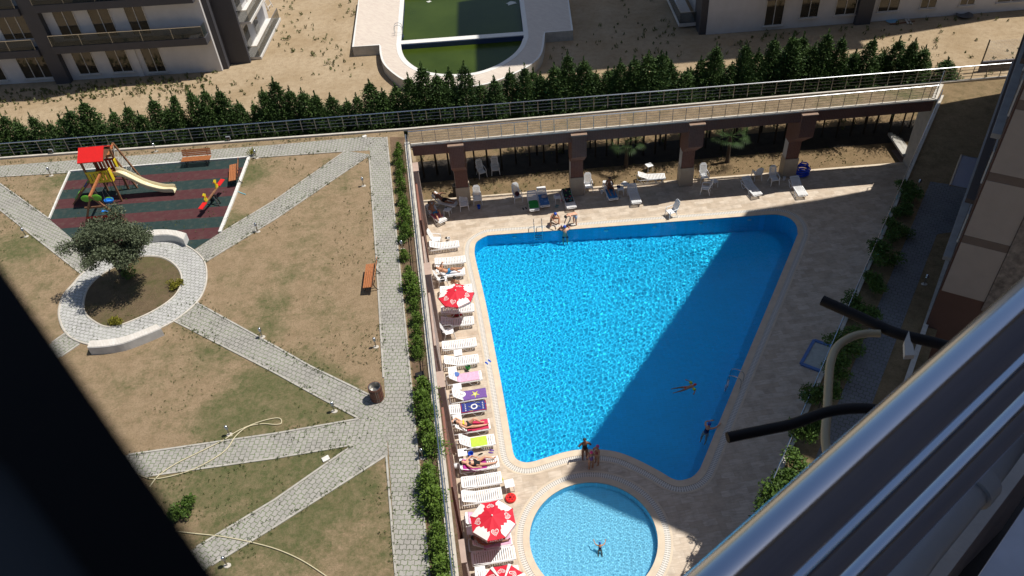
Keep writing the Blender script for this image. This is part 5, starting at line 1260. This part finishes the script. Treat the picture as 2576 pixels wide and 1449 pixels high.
deco(parasol('red and white ice cream parasol with the word PAYLAŞ, middle of the three', 1238, 1297, .98, ph=-math.pi / 2 - O8 + .12 - math.pi / 4), (0, 2, 4, 6), ((1, 'PAYLAŞ', .16), (0, 'MUTLULUĞU', .12), (3, 'ALGIDA', .14)))
P3 = parasol('red parasol with white radial stripes cut by the bottom edge', 1266, 1466, .98, ph=-math.pi / 2 - O8 + .1)
t, can, shape, heart, band, WC, BRP, n, pt, r, (hz, rz) = P3
for k in range(n):
    a, b = pt(k, .06, hz), pt(k, r, rz); sd = V((-b.y, b.x, 0)).normalized()
    MB().add([a - sd * .012 + V((0, 0, .012)), b - sd * .07 + V((0, 0, .012)), b + V((0, 0, .028)), b + sd * .07 + V((0, 0, .012)), a + sd * .012 + V((0, 0, .012))], [(0, 1, 2, 4), (4, 2, 3)]).build('white_stripe', WC, can)
deco((t, can, shape, heart, band, WC, BRP, n, pt, r, (hz, rz)), (), ())

# ================================================================== PEOPLE
def skin_mesh(name, verts, edges, radii, mat, root=0, sub=1):
    """Grows one continuous surface round a skeleton (Skin + Subdivision, applied)."""
    me = bpy.data.meshes.new(name); me.from_pydata([tuple(v) for v in verts], edges, []); o = bpy.data.objects.new(name, me); COL.objects.link(o)
    md = o.modifiers.new('skin', 'SKIN'); md.use_smooth_shade = True
    for sv, r in zip(me.skin_vertices[0].data, radii): sv.radius = (r * 1.0, r * 1.0) if not isinstance(r, tuple) else r; sv.use_root = False
    me.skin_vertices[0].data[root].use_root = True
    s = o.modifiers.new('sub', 'SUBSURF'); s.levels = sub; s.render_levels = sub
    dg = bpy.context.evaluated_depsgraph_get(); m2 = bpy.data.meshes.new_from_object(o.evaluated_get(dg)); m2.name = name
    COL.objects.unlink(o); bpy.data.objects.remove(o); m2.materials.clear(); m2.materials.append(mat)
    m2.polygons.foreach_set('use_smooth', [True] * len(m2.polygons)); ob = bpy.data.objects.new(name, m2); COL.objects.link(ob); return ob
def person(label, loc, yaw, pel, up, front, arms, legs, head=None, h=1.75, skin=None, female=False, wear=(), hair='short', cap=None, look=None):
    """Frame: x right, y ahead, z up; arms/legs are right then left lists of directions."""
    s = h / 1.75; up = V(up).normalized(); front = V(front).normalized(); right = up.cross(front) * -1; right = front.cross(up).normalized(); front = up.cross(right).normalized() * 1.0
    pel = V(pel); hd = V(head or up).normalized()
    vs = [pel]; ed = []; rd = [(.125 * s, .10 * s)]
    def add(p, r, par): vs.append(p); rd.append(r); ed.append((par, len(vs) - 1)); return len(vs) - 1
    waist = add(pel + up * .17 * s, (.105 * s * (.88 if female else 1), .085 * s), 0)
    chest = add(pel + up * .36 * s, (.135 * s * (.9 if female else 1), .10 * s), waist); nb = add(pel + up * .49 * s, .065 * s, chest); nk = add(pel + up * .49 * s + hd * .07 * s, .05 * s, nb)
    jaw = add(vs[nk] + hd * .055 * s, .066 * s, nk); hc = add(vs[nk] + hd * .135 * s, .085 * s, jaw); tp = add(vs[nk] + hd * .21 * s, .055 * s, hc)
    fr = V(look).normalized() if look else (front - hd * front.dot(hd)).normalized()
    ns = add(vs[hc] + fr * .088 * s - hd * .012 * s, .014 * s, hc)
    J = dict(pel=pel, waist=vs[waist], chest=vs[chest], nb=vs[nb], head=vs[hc])
    for sd, (n_, arm) in zip((1, -1), enumerate(arms)):
        sh = add(pel + up * .455 * s + right * sd * .165 * s * (.9 if female else 1), .055 * s, nb); a = [V(x).normalized() for x in arm]
        el = add(vs[sh] + a[0] * .28 * s, .04 * s, sh); wr = add(vs[el] + a[1] * .25 * s, .027 * s, el); hdir = a[2] if len(a) > 2 else a[1]; pm = add(vs[wr] + hdir * .075 * s, .034 * s, wr)
        J['hand%d' % n_] = vs[pm]; J['el%d' % n_] = vs[el]; J['sh%d' % n_] = vs[sh]
        sp = hdir.cross(V((0, 0, 1)) if abs(hdir.z) < .8 else V((1, 0, 0))).normalized(); bend = sp.cross(hdir)
        for k, (o_, L) in enumerate(((-.03, .065), (-.01, .08), (.011, .075), (.03, .058))):
            f1 = add(vs[pm] + hdir * (.03 + L * .5) * s + sp * o_ * s, .0095 * s, pm); add(vs[f1] + (hdir - bend * .5) * L * .5 * s, .008 * s, f1)
        th = add(vs[pm] - hdir * .03 * s - sp * .045 * s * 1, .011 * s, wr); add(vs[th] + (hdir - sp * .5) * .04 * s, .009 * s, th)
    for sd, (n_, leg) in zip((1, -1), enumerate(legs)):
        hp = add(pel + right * sd * .09 * s - up * .04 * s, .088 * s, 0); l = [V(x).normalized() for x in leg]
        kn = add(vs[hp] + l[0] * .42 * s, .055 * s, hp); cf = add(vs[kn] + l[1] * .16 * s, .052 * s, kn); an = add(vs[kn] + l[1] * .40 * s, .034 * s, cf)
        ft = l[2] if len(l) > 2 else (front if l[1].z < -.5 else up * -1); he = add(vs[an] + l[1] * .04 * s, .032 * s, an); add(vs[he] + ft * .15 * s, (.036 * s, .022 * s), he)
        J['hip%d' % n_] = vs[hp]; J['kn%d' % n_] = vs[kn]; J['an%d' % n_] = vs[an]
    rd = [(tuple(q * 1.12 for q in x) if isinstance(x, tuple) else (x * 1.2 if x > .03 * s else x)) for x in rd]
    t = thing('person', label, 'person', loc, yaw); body = skin_mesh('body', vs, ed, rd, skin or SK1); body.parent = t
    def shell(name, pts, edges, radii, mat): o = skin_mesh(name, pts, edges, radii, mat); o.parent = t; return o
    for kind, mat in wear:
        if kind in ('shorts', 'trunks'):
            L = .30 if kind == 'shorts' else .12
            shell('swim_shorts', [pel, pel + up * .10 * s, J['hip0'], J['hip0'].lerp(J['kn0'], L / .42), J['hip1'], J['hip1'].lerp(J['kn1'], L / .42)], [(0, 1), (0, 2), (2, 3), (0, 4), (4, 5)],
                  [(.155 * s, .125 * s), (.142 * s, .115 * s), .115 * s, .10 * s, .115 * s, .10 * s], mat)
        elif kind == 'bottom': shell('bikini_bottom', [pel + up * .02 * s, pel + up * .05 * s, pel - up * .05 * s], [(0, 1), (0, 2)], [(.156 * s, .13 * s), (.15 * s, .12 * s), (.11 * s, .11 * s)], mat)
        elif kind == 'top':
            for sd in (-1, 1): MB().ball(J['chest'] + right * sd * .065 * s + front * .085 * s, .062 * s, (1, 1, 1)).build('bikini_top', mat, t, smooth=True)
            shell('bikini_band', [J['chest'] - up * .015, J['chest'] + up * .015], [(0, 1)], [(.156 * s, .12 * s)] * 2, mat)
        elif kind == 'suit': shell('swimsuit', [pel - up * .05 * s, pel + up * .02 * s, J['waist'], J['chest'], J['nb'] - up * .06 * s], [(0, 1), (1, 2), (2, 3), (3, 4)], [(.125 * s, .115 * s), (.156 * s, .13 * s), (.13 * s, .112 * s), (.158 * s, .124 * s), (.085 * s, .085 * s)], mat)
        elif kind == 'armbands':
            for k in (0, 1): MB().tube([J['sh%d' % k].lerp(J['el%d' % k], .3), J['sh%d' % k].lerp(J['el%d' % k], .8)], .085, 10).build('armband', mat, t, smooth=True)
    c = J['head'] + hd * .022 * s - fr * .014 * s
    def dome(name, r, mat, lo=-.15, push=0):
        mb = MB(); n = 12; rows = []
        for i in range(7):
            a = math.pi * (.62 * i / 6); rows.append([c + hd * math.cos(a) * r * 1.08 + (fr * math.cos(b) + right * math.sin(b)) * math.sin(a) * r * (1.08 if math.cos(b) < 0 else 1.0) - (fr * math.cos(b) * 0) for b in (k * 2 * math.pi / n for k in range(n))])
        for i, row in enumerate(rows):
            for k in range(n):
                if i > 3 and math.cos(k * 2 * math.pi / n) > .3: row[k] = rows[3][k].lerp(row[k], .15)
        vv = [p for row in rows for p in row]; mb.add(vv, [(i * n + k, i * n + (k + 1) % n, (i + 1) * n + (k + 1) % n, (i + 1) * n + k) for i in range(6) for k in range(n)]); return mb.build(name, mat, t, smooth=True)
    if cap: dome('swim_cap', .098 * s, cap)
    else: dome('hair', .102 * s, HAIR)
    if hair == 'long': shell('long_hair', [c - fr * .06 * s, c - fr * .09 * s - hd * .12 * s, c - fr * .10 * s - hd * .24 * s], [(0, 1), (1, 2)], [.08 * s, .07 * s, .04 * s], HAIR)
    e0 = J['head'] + fr * .079 * s + hd * .012 * s
    for sd in (-1, 1):
        MB().ball(e0 + right * sd * .032 * s, .012 * s, n=6).build('eye', BLK, t, smooth=True)
        MB().ball(J['head'] + right * sd * .088 * s, .02 * s, (.5, 1, 1.3), 6).build('ear', skin or SK1, t, smooth=True)
    mo = J['head'] + fr * .072 * s - hd * .048 * s; MB().tube([mo - right * .022 * s, mo + right * .022 * s], .007 * s, 5).build('mouth', simple('lips', (.35, .08, .07), .5), t)
    return t, J
C_ = lambda n, c: cloth(n, c)
def lying(key, label, ang, side=0, zb=.48, **k):
    loc, yaw = LNG[key]; a = R_(ang); up = V((0, -math.cos(a), math.sin(a)))
    return person(label, loc, yaw, (side, -.10, zb), up, (0, math.sin(a), math.cos(a)), **k)
SKYB = C_('sky_blue_cloth', (.02, .28, .58)); BKC = C_('black_cloth', (.012, .012, .015)); NVC = C_('navy_swim', (.02, .03, .10)); ORC = C_('orange_cloth', (.65, .10, .03)); LBC = C_('pale_shorts', (.50, .55, .66)); RDC = C_('red_swim', (.55, .02, .03)); YLC = C_('bright_yellow_cloth', (.75, .68, .04)); GYC = C_('grey_swim', (.07, .07, .09))
BCAP = simple('blue_cap', (.01, .07, .45), .35); PCAP = simple('pink_cap', (.75, .05, .22), .35); RCAP = simple('red_cap', (.65, .02, .02), .35); KCAP = simple('black_cap', (.012, .015, .015), .35)
lying(3, 'person in blue shorts lying with one knee raised above the upper parasol', 30, arms=[((.5, .3, .3), (-.5, .1, .9), (-1, .3, .2)), ((-.5, .3, .3), (.5, .1, .8), (1, .3, .2))], legs=[((-.05, .75, .75), (.1, .75, -.7), (0, 1, 0)), ((-.2, 1, .05), (0, 1, -.08), (0, .5, .8))], wear=[('shorts', SKYB)], skin=SK1)
lying(12, 'person in a yellow bikini top and black bottom lying on a crimson towel', 36, female=True, hair='long', arms=[((.5, .8, -.2), (-.1, 1, 0)), ((-.5, -.8, .4), (.6, -.5, .1))], legs=[((.1, .75, -.05 + .1), (-.1, 1, -.1), (0, .6, .6)), ((-.1, .7, .8), (.15, .7, -.6), (0, 1, 0))], wear=[('bottom', BKC), ('top', YLC)], skin=SK2)
lying(14, 'person in a dark bikini lying on a magenta towel with arms at the sides', 20, female=True, hair='long', arms=[((.6, .8, -.1), (.1, 1, .0)), ((-.5, .8, .2), (.5, .6, .2))], legs=[((.12, 1, .02), (-.05, 1, -.06), (0, .5, .7)), ((-.25, .95, .35), (.15, 1, -.35), (0, .6, .6))], wear=[('bottom', BKC), ('top', GYC)], skin=SK2)
loc, yaw = LNG[4]
person('person sitting with bare back to the camera above the upper red parasol', loc, R_(-10), (-.05, -.02, .48), (.05, .12, 1), (0, 1, 0), arms=[((.35, .25, -.9), (-.3, .9, -.1)), ((-.35, .3, -.9), (.4, .9, -.1))], legs=[((.3, 1, 0), (0, .2, -1)), ((-.3, 1, 0), (0, .2, -1))], wear=[('shorts', NVC)], skin=SK1)
lying(18, 'person under the middle parasol on the pink towel, mostly hidden', 36, arms=[((.5, .6, 0), (0, 1, 0)), ((-.5, .6, 0), (0, 1, 0))], legs=[((.1, 1, .05), (0, 1, -.05), (0, .5, .7)), ((-.1, 1, .05), (0, 1, -.05), (0, .5, .7))], wear=[('shorts', NVC)], skin=SK3, head=(0, -.8, .6))
lying('A', 'person in black shorts asleep on a lounger in the shady top corner', 30, arms=[((.6, .5, .1), (-.7, .5, .5)), ((-.6, .6, 0), (.3, .9, .2))], legs=[((.15, 1, .05), (0, 1, -.05), (0, .4, .8)), ((-.1, 1, .08), (.1, 1, -.08), (0, .4, .8))], wear=[('shorts', BKC)], skin=SK3)
lying('B', 'person in sky blue shorts on a lounger with an arm behind the head', 38, arms=[((.5, .7, 0), (-.3, .8, .4)), ((-.6, -.6, .5), (.7, -.4, -.1))], legs=[((.1, .9, .3), (.2, .9, -.35), (.3, .7, .3)), ((-.2, .7, .75), (.1, .6, -.8), (0, 1, 0))], wear=[('shorts', SKYB)], skin=SK1)
loc, yaw = LNG['F']
person('person in orange shorts sitting on a blue towel looking down', loc, yaw, (0, -.25, .50), (0, -.15, 1), (0, 1, 0), arms=[((.35, .5, -.8), (-.7, .6, -.1)), ((-.35, .5, -.8), (.7, .6, -.1))], legs=[((.25, 1, .35), (-.15, 1, -.35), (0, 1, 0)), ((-.25, 1, .35), (.15, 1, -.35), (0, 1, 0))], head=(0, .45, .9), look=(0, .8, -.5), wear=[('trunks', ORC)], skin=SK3)
p = P(1394, 566, 0)
person('person in red trunks and a blue cap crouching at the far pool edge', (p.x, p.y + .12, 0), R_(200), (0, -.12, .40), (0, .45, .9), (0, 1, -.2), arms=[((.3, .7, -.6), (-.4, .9, -.2)), ((-.3, .7, -.6), (.4, .9, -.2))], legs=[((.5, .8, .25), (-.05, -.3, -.95), (.1, 1, 0)), ((-.5, .8, .25), (.05, -.3, -.95), (-.1, 1, 0))], head=(0, .8, .6), look=(0, .6, -.7), wear=[('trunks', RDC)], cap=BCAP, skin=SK1)
p = P(1443, 566, 0)
person('person in pale blue shorts bending forward over the pool edge', (p.x, p.y, 0), R_(118), (0, -.10, .83), (.0, .97, .25), (0, .25, -.95), arms=[((.1, .25, -.95), (-.15, .5, -.8)), ((-.1, .25, -.95), (.15, .5, -.8))], legs=[((.12, .12, -1), (0, -.12, -1), (0, 1, 0)), ((-.12, .12, -1), (0, -.12, -1), (0, 1, 0))], head=(0, .95, -.1), look=(0, -.1, -1), wear=[('shorts', LBC)], skin=SK2, h=1.72)
p = P(1420, 577, -.05)
person('person in the pool with a blue cap leaning on the far edge, back to camera', (p.x, p.y - .22, -.05), R_(-2), (0, -.12, -.35), (0, .25, 1), (0, 1, -.1), arms=[((.6, .6, .15), (-.5, .8, -.1)), ((-.6, .6, .15), (.5, .8, -.1))], legs=[((.1, -.25, -1), (0, -.15, -1), (0, -.4, -1)), ((-.1, -.25, -1), (0, -.15, -1), (0, -.4, -1))], head=(0, .35, 1), wear=[('shorts', NVC)], cap=BCAP, skin=SK2)
p = P(1780, 1080, -.05)
person('person in a navy swimsuit and blue cap leaning on the shaded right pool edge', (p.x - .02, p.y, -.02), R_(-48), (0, -.08, -.32), (0, .3, 1), (0, 1, -.1), arms=[((.5, .8, -.05), (.1, .9, .1)), ((-.5, .8, -.05), (.6, .7, .1))], legs=[((.1, -.2, -1), (0, -.15, -1), (0, -.4, -1)), ((-.1, -.2, -1), (0, -.15, -1), (0, -.4, -1))], head=(.1, .25, 1), wear=[('suit', NVC)], cap=BCAP, skin=SK2, female=True, h=1.65)
p = P(1728, 975, -.06)
person('child with a red cap and yellow armbands swimming in the shaded water', p, R_(-80), (0, -.05, -.03), (0, 1, .12), (0, .12, -1), arms=[((1, .3, .0), (.6, -.6, 0)), ((-1, .3, 0), (-.6, -.6, 0))], legs=[((.12, -1, -.08), (0, -1, -.05), (0, -1, -.1)), ((-.25, -1, -.08), (-.1, -1, -.05), (0, -1, -.1))], head=(0, .9, .5), look=(0, .8, -.5), h=1.25, wear=[('trunks', RDC), ('armbands', simple('neon_armbands', (.55, .75, .02), .4))], cap=RCAP, skin=SK1)
stand = dict(legs=[((.06, .02, -1), (0, -.02, -1), (0, 1, 0)), ((-.06, .02, -1), (0, -.02, -1), (0, 1, 0))])
p = P(1471, 1153, 0); person('person in a black swimsuit and dark cap standing between the two pools', (p.x, p.y, 0), R_(185), (0, 0, .80), (0, 0, 1), (0, 1, 0), arms=[((.5, .1, -.5), (-.3, .3, .9)), ((-.5, .1, -.5), (.3, .3, .9))], h=1.55, female=True, wear=[('suit', BKC)], cap=KCAP, skin=SK3, **stand)
p = P(1487, 1178, 0); person('child in a pink cap standing in front of two others between the pools', (p.x, p.y, 0), R_(20), (0, 0, .70), (0, 0, 1), (0, 1, 0), arms=[((.3, .2, -.9), (-.6, .7, .1)), ((-.3, .2, -.9), (.6, .7, .1))], h=1.38, female=True, wear=[('suit', C_('violet_swim', (.20, .10, .25)))], cap=PCAP, skin=SK1, **stand)
p = P(1502, 1166, 0); person('child in a pink and blue cap standing right of two others between the pools', (p.x, p.y, 0), R_(120), (0, 0, .74), (0, 0, 1), (0, 1, 0), arms=[((.5, .1, -.8), (-.6, .4, .2)), ((-.3, .2, -.9), (.5, .6, .1))], h=1.45, female=True, wear=[('suit', C_('coral_swim', (.45, .12, .12)))], cap=simple('teal_pink_cap', (.5, .06, .25), .35), skin=SK1, **stand)
p = P(1509, 1372, -.05); person('child with a blue cap wading with raised arms in the round pool', (p.x, p.y, -.08), R_(-5), (0, -.15, -.12), (0, .45, .9), (0, 1, -.3), arms=[((.9, .5, .1), (.3, .9, .3)), ((-.9, .5, .1), (-.3, .9, .3))], legs=[((.15, -.2, -1), (0, -.9, -.4), (0, -1, 0)), ((-.15, -.1, -1), (0, -.9, -.4), (0, -1, 0))], h=.90, female=True, wear=[('suit', NVC)], cap=BCAP, skin=SK1)

# ---- small things on the deck
def item(name, label, cat, mb, mat, u, v, z=0, rz=0, **k):
    o = mb.build(name, mat, **k); o.location = P(u, v, z); o.rotation_euler = (0, 0, rz); return tag(o, label, cat)
def bucket(label, u, v, mat, r=.13, z=0):
    t = thing('bucket', label, 'bucket', P(u, v, z)); MB().lathe([(r * .75, 0), (r, .22), (r * 1.06, .225), (r * .93, .22), (r * .7, .02), (.001, .02)], n=16).build('body', mat, t, smooth=True)
    MB().tube([(r * math.cos(a), .02, .22 + .8 * r * math.sin(a)) for a in (k * math.pi / 8 for k in range(9))], .006, 4).build('handle', mat, t); return t
bucket('green bucket above the pink towel lounger', 1178, 928, simple('green_plastic', (.03, .33, .06), .4)); bucket('dark blue bucket above the woman in a dark bikini', 1185, 1147, BLU); bucket('blue bucket in front of an armchair in the footbridge shade', 1205, 524, BLU, .12)
bucket('small white bucket beside the topmost lounger', 1129.5, 605, WHITE, .1); bucket('white bucket beside the seated man in shade', 1514, 487, WHITE, .1); bucket('small white pot at the foot of the fourth column', 1972, 453, WHITE, .1)
def sandals(label, u, v, mat, rz=0, z=0, gap=.14):
    t = thing('sandals', label, 'sandals', P(u, v, z), R_(rz))
    for x in (-gap / 2, gap / 2):
        mb = MB(); pl_ = [(x + .045 * math.cos(a) * (1 if math.sin(a) > 0 else .8), .13 * math.sin(a)) for a in (k * math.pi / 6 for k in range(12))]; mb.prism(pl_, .0, .03); s_ = mb.build('sole', mat, t, fix=True)
        MB().tube([(x - .045, .0, .02), (x, .06, .06), (x + .045, .0, .02)], .009, 5).build('strap', mat, s_)
    return t
sandals('blue sandals on the overflow grating at the left pool edge', 1228, 911, BLU, 40, gap=.22); sandals('black sandals beside the green bucket', 1174, 937, BLK, 80); sandals('violet sandals below the lime green towel', 1236, 1136, PURP, 75); sandals('black sandals above the legs of the woman in a dark bikini', 1211, 1148, BLK, -70, gap=.25)
sandals('black sandals above the topmost lounger', 1124.5, 599, BLK, 70, gap=.1); sandals('black flip-flops left of the green towel lounger', 1320, 525, BLK, 15, gap=.2); sandals('teal flip-flops between the two towel loungers in shade', 1401, 519, simple('teal_rubber', (.04, .22, .24), .5), 70, gap=.18); sandals('pale flip-flops beside the seated man in orange shorts', 1555, 498, MATS['grey_pvc'], -20, gap=.2)
def bag(name, label, cat, u, v, z, mat, sc=(.2, .16, .12), rz=0, strap=True):
    t = thing(name, label, cat, P(u, v, z), rz); MB().ball((0, 0, sc[2] * .9), 1, sc, 12).build('body', mat, t, smooth=True)
    if strap: MB().tube([(sc[0] * .6 * math.cos(a), sc[1] * .3, sc[2] * 1.3 + .12 * math.sin(a)) for a in (k * math.pi / 8 for k in range(9))], .012, 5).build('strap', mat, t)
    return t
bag('backpack', 'dark backpack on an armchair in the footbridge shade', 'backpack', 1301, 492, .42, C_('dark_maroon', (.06, .012, .02)), (.17, .14, .16)); bag('beach_bag', 'black bag with a blue patch on the armchair above the upper parasol', 'bag', 1114, 706, .42, BKC, (.17, .15, .13))
bag('striped_bag', 'pale striped bag on the blue towel in the footbridge shade', 'bag', 1369, 497, .39, C_('striped_cloth', (.4, .35, .36)), (.2, .13, .11)); bag('beach_bag', 'dark red bag beneath the upper parasol between two loungers', 'bag', 1150, 794, .0, DRC, (.34, .16, .12), 0, False)
bag('beach_bag', 'white beach bag with yellow handles by the wall below the lime towel', 'bag', 1148, 1178, 0, WHC, (.2, .14, .18)); bag('patterned_cushion', 'blue patterned cushion on the pink towel', 'cushion', 1146, 944, .44, C_('print_blue', (.08, .16, .42)), (.22, .17, .07), 0, False)
bag('navy_bag', 'navy blue bag on the side table near the seated man', 'bag', 1556, 471, .46, NVC, (.14, .1, .08)); bag('red_bag', 'red bag at the head of the lime green towel lounger', 'bag', 1163, 1110, 0, RDC, (.16, .14, .14)); bag('folded_towel', 'crumpled pale towel on the side table left of the flowered towel', 'towel', 1402, 491, .45, C_('mauve_cloth', (.45, .38, .45)), (.17, .12, .05), 0, False)
item('sun_hat', 'white sun hat on the purple towel', 'hat', MB().lathe([(.001, .1), (.07, .09), (.09, .02), (.18, .0), (.175, .01)], n=16), WHC, 1163, 992, .40, smooth=True)
item('phone', 'black phone on the table between the two sleeping men', 'phone', MB().box((0, 0, .008), (.08, .16, .012)), BLK, 1122, 522, .46, .5, bevel=.004); item('sunglasses_case', 'black glasses case on the table of the woman in a dark bikini', 'case', MB().ball((0, 0, .02), 1, (.08, .04, .025), 8), BLK, 1171, 1133, .46, smooth=True)
item('yellow_bottle', 'yellow toy by the foot of the empty lounger near the white table', 'toy', MB().tube([(0, 0, 0), (.02, 0, .16), (.0, 0, .24)], [.05, .05, .02], 8), YELC, 1263, 1210, 0, smooth=True); item('red_cup', 'small red cup on the deck below the table in shade', 'cup', MB().lathe([(.05, 0), (.07, .08), (.06, .08), (.04, .02), (.001, .02)], n=10), RED, 1412, 506, 0, smooth=True)
t = thing('float_tray', 'round red plastic tray with cup holes beside the middle parasol', 'tray', P(1285, 1255, .0))
MB().lathe([(.22, .0), (.25, .03), (.25, .11), (.22, .14), (.001, .14)], n=28).build('disc', RED, t, smooth=True)
for k in range(6): a = k * 1.047; MB().lathe([(.045, .138), (.045, .146), (.001, .142)], (.14 * math.cos(a), .14 * math.sin(a), 0), 12).build('cup_hole', DRC, t)
MB().lathe([(.05, .138), (.05, .2), (.02, .24), (.001, .24)], n=10).build('hub', DRC, t)
# coiled blue pipe
rn = random.Random(2); pts = []
for k in range(150):
    a = k * .27; r = .40 + .06 * math.sin(k * .13) ; pts.append(V((r * math.cos(a) + .02 * math.sin(k), r * .85 * math.sin(a), .06 + .55 * (k / 150) ** 1.1 + .04 * math.sin(k * .4))))
pts += [V((.35, .1, .75)), V((.0, .3, .82)), V((-.35, .1, .7))]
o = MB().tube(smooth_loop(pts, 2, False), .045, 8).build('coiled_pipe', simple('blue_corrugated', (.005, .06, .62), .35, var=.1), smooth=True); o.location = P(2017, 440, 0); tag(o, 'pile of coiled bright blue pool pipe at the foot of the fourth column', 'pipe')
# blue framed hatch at the right edge of the deck
t = thing('deck_hatch', 'blue framed glass hatch in the shaded deck near the walkway railing', 'hatch'); q = [P(u, v, .05) for u, v in ((2048, 856), (2106, 876), (2076, 938), (2015, 915))]
mb = MB(); [mb.beam(a, b, .16, .1) for a, b in zip(q, q[1:] + q[:1])]; mb.build('frame', simple('blue_frame', (.07, .17, .42), .5), t); MB().prism([p.xy for p in q], .0, .04).build('pane', simple('milky_glass', (.36, .40, .38), .3), t, fix=True)
# underwater lamps on the far pool wall
def uwl():
    t = thing('underwater_lamp', '', 'lamp'); Q = Matrix.Rotation(R_(90), 3, 'X'); mb = MB().lathe([(.001, 0), (.13, .005), (.14, .03), (.12, .045), (.001, .05)], n=16); mb.v = [tuple(Q @ V(v)) for v in mb.v]; mb.build('lens', simple('lamp_lens', (.35, .6, .7), .3), t, smooth=True); return t
for i, (u, v) in enumerate(((1294, 602), (1524, 583), (1646, 575), (1762, 566), (1884, 556))):
    p = P(u, v, -.42); yy = P(u, v - 12, 0).y; nrst = min(pool, key=lambda q: (q.x - p.x) ** 2 + (q.y - 29.9 * 0 - (39.4)) ** 2 if q.y > 38 else 1e9)
    place('uwl', uwl, 'underwater pool lamp on the far wall, number %s from the left' % ('one', 'two', 'three', 'four', 'five')[i], 'lamp', (p.x, nrst.y - .02, -.45), 0, 'underwater lamps')
# odds and ends of the building site beyond
def ladder_frame(label, u, v, rz, n=5):
    t = thing('scaffold_frame', label, 'frame', P(u, v, 0), R_(rz)); mt = simple('white_metal', (.6, .58, .56), .5)
    for x in (-.5, .5): MB().beam((x, 0, 0), (x, .9, 3.2), .07, .07, up=V((0, 1, 0))).build('rail', mt, t)
    for k in range(n): MB().beam((-.5, .9 * (k + .5) / n, 3.2 * (k + .5) / n), (.5, .9 * (k + .5) / n, 3.2 * (k + .5) / n), .05, .05).build('rung', mt, t)
    return t
ladder_frame('white metal frame leaning at the corner of the left apartment block', 660, 55, 70); ladder_frame('second white frame leaning behind the first by the left apartment block', 682, 22, 80)
item('plastic_sheet', 'pale blue basin lid on the shaded ground before the right apartment block', 'lid', MB().lathe([(.45, 0), (.5, .04), (.001, .05)], n=18), simple('sky_plastic', (.15, .35, .5), .4), 2243, 53, 0)
item('round_basin', 'dark round basin on the shaded ground before the right apartment block', 'basin', MB().lathe([(.4, 0), (.7, .2), (.66, .2), (.35, .03), (.001, .03)], n=18), simple('dark_basin', (.10, .10, .10), .5), 2425, 42, 0, smooth=True)
for (u, v, rz, L), lb in (((2278, 50, 80, 1.8), 'first pale plank on the ground by the right apartment block'), ((2286, 52, 84, 1.6), 'second pale plank on the ground by the right apartment block'), ((2270, 58, 5, 2.2), 'dark board lying under the two pale planks')):
    item('plank', lb, 'plank', MB().box((0, 0, .05), (L, .16, .06)), CONCW if rz > 20 else WOODD, u, v, 0, R_(rz))
t = thing('mesh_fence', 'dark wire mesh fence with posts on a low wall, upper right', 'fence'); a = P(2466, 168, .4); b = P(2566, 160, .4); d = (b - a) * 3
MB().beam(a + V((0, 0, -.1)), a + d + V((0, 0, -.1)), .25, 1.0).build('low_wall', simple('dark_block', (.12, .11, .12), .8), t)
for f in (0, .33, .66, 1): MB().tube([a + d * f, a + d * f + V((0, 0, 2.2))], .05, 6).build('post', BLACKM, t)
mb = MB()
for k in range(14): mb.tube([a + V((0, 0, .5 + k * .12)), a + d + V((0, 0, .5 + k * .12))], .006, 3, caps=False)
for k in range(90): mb.tube([a + d * k / 89 + V((0, 0, .4)), a + d * k / 89 + V((0, 0, 2.1))], .005, 3, caps=False)
mb.build('wire_mesh', BLACKM, t)
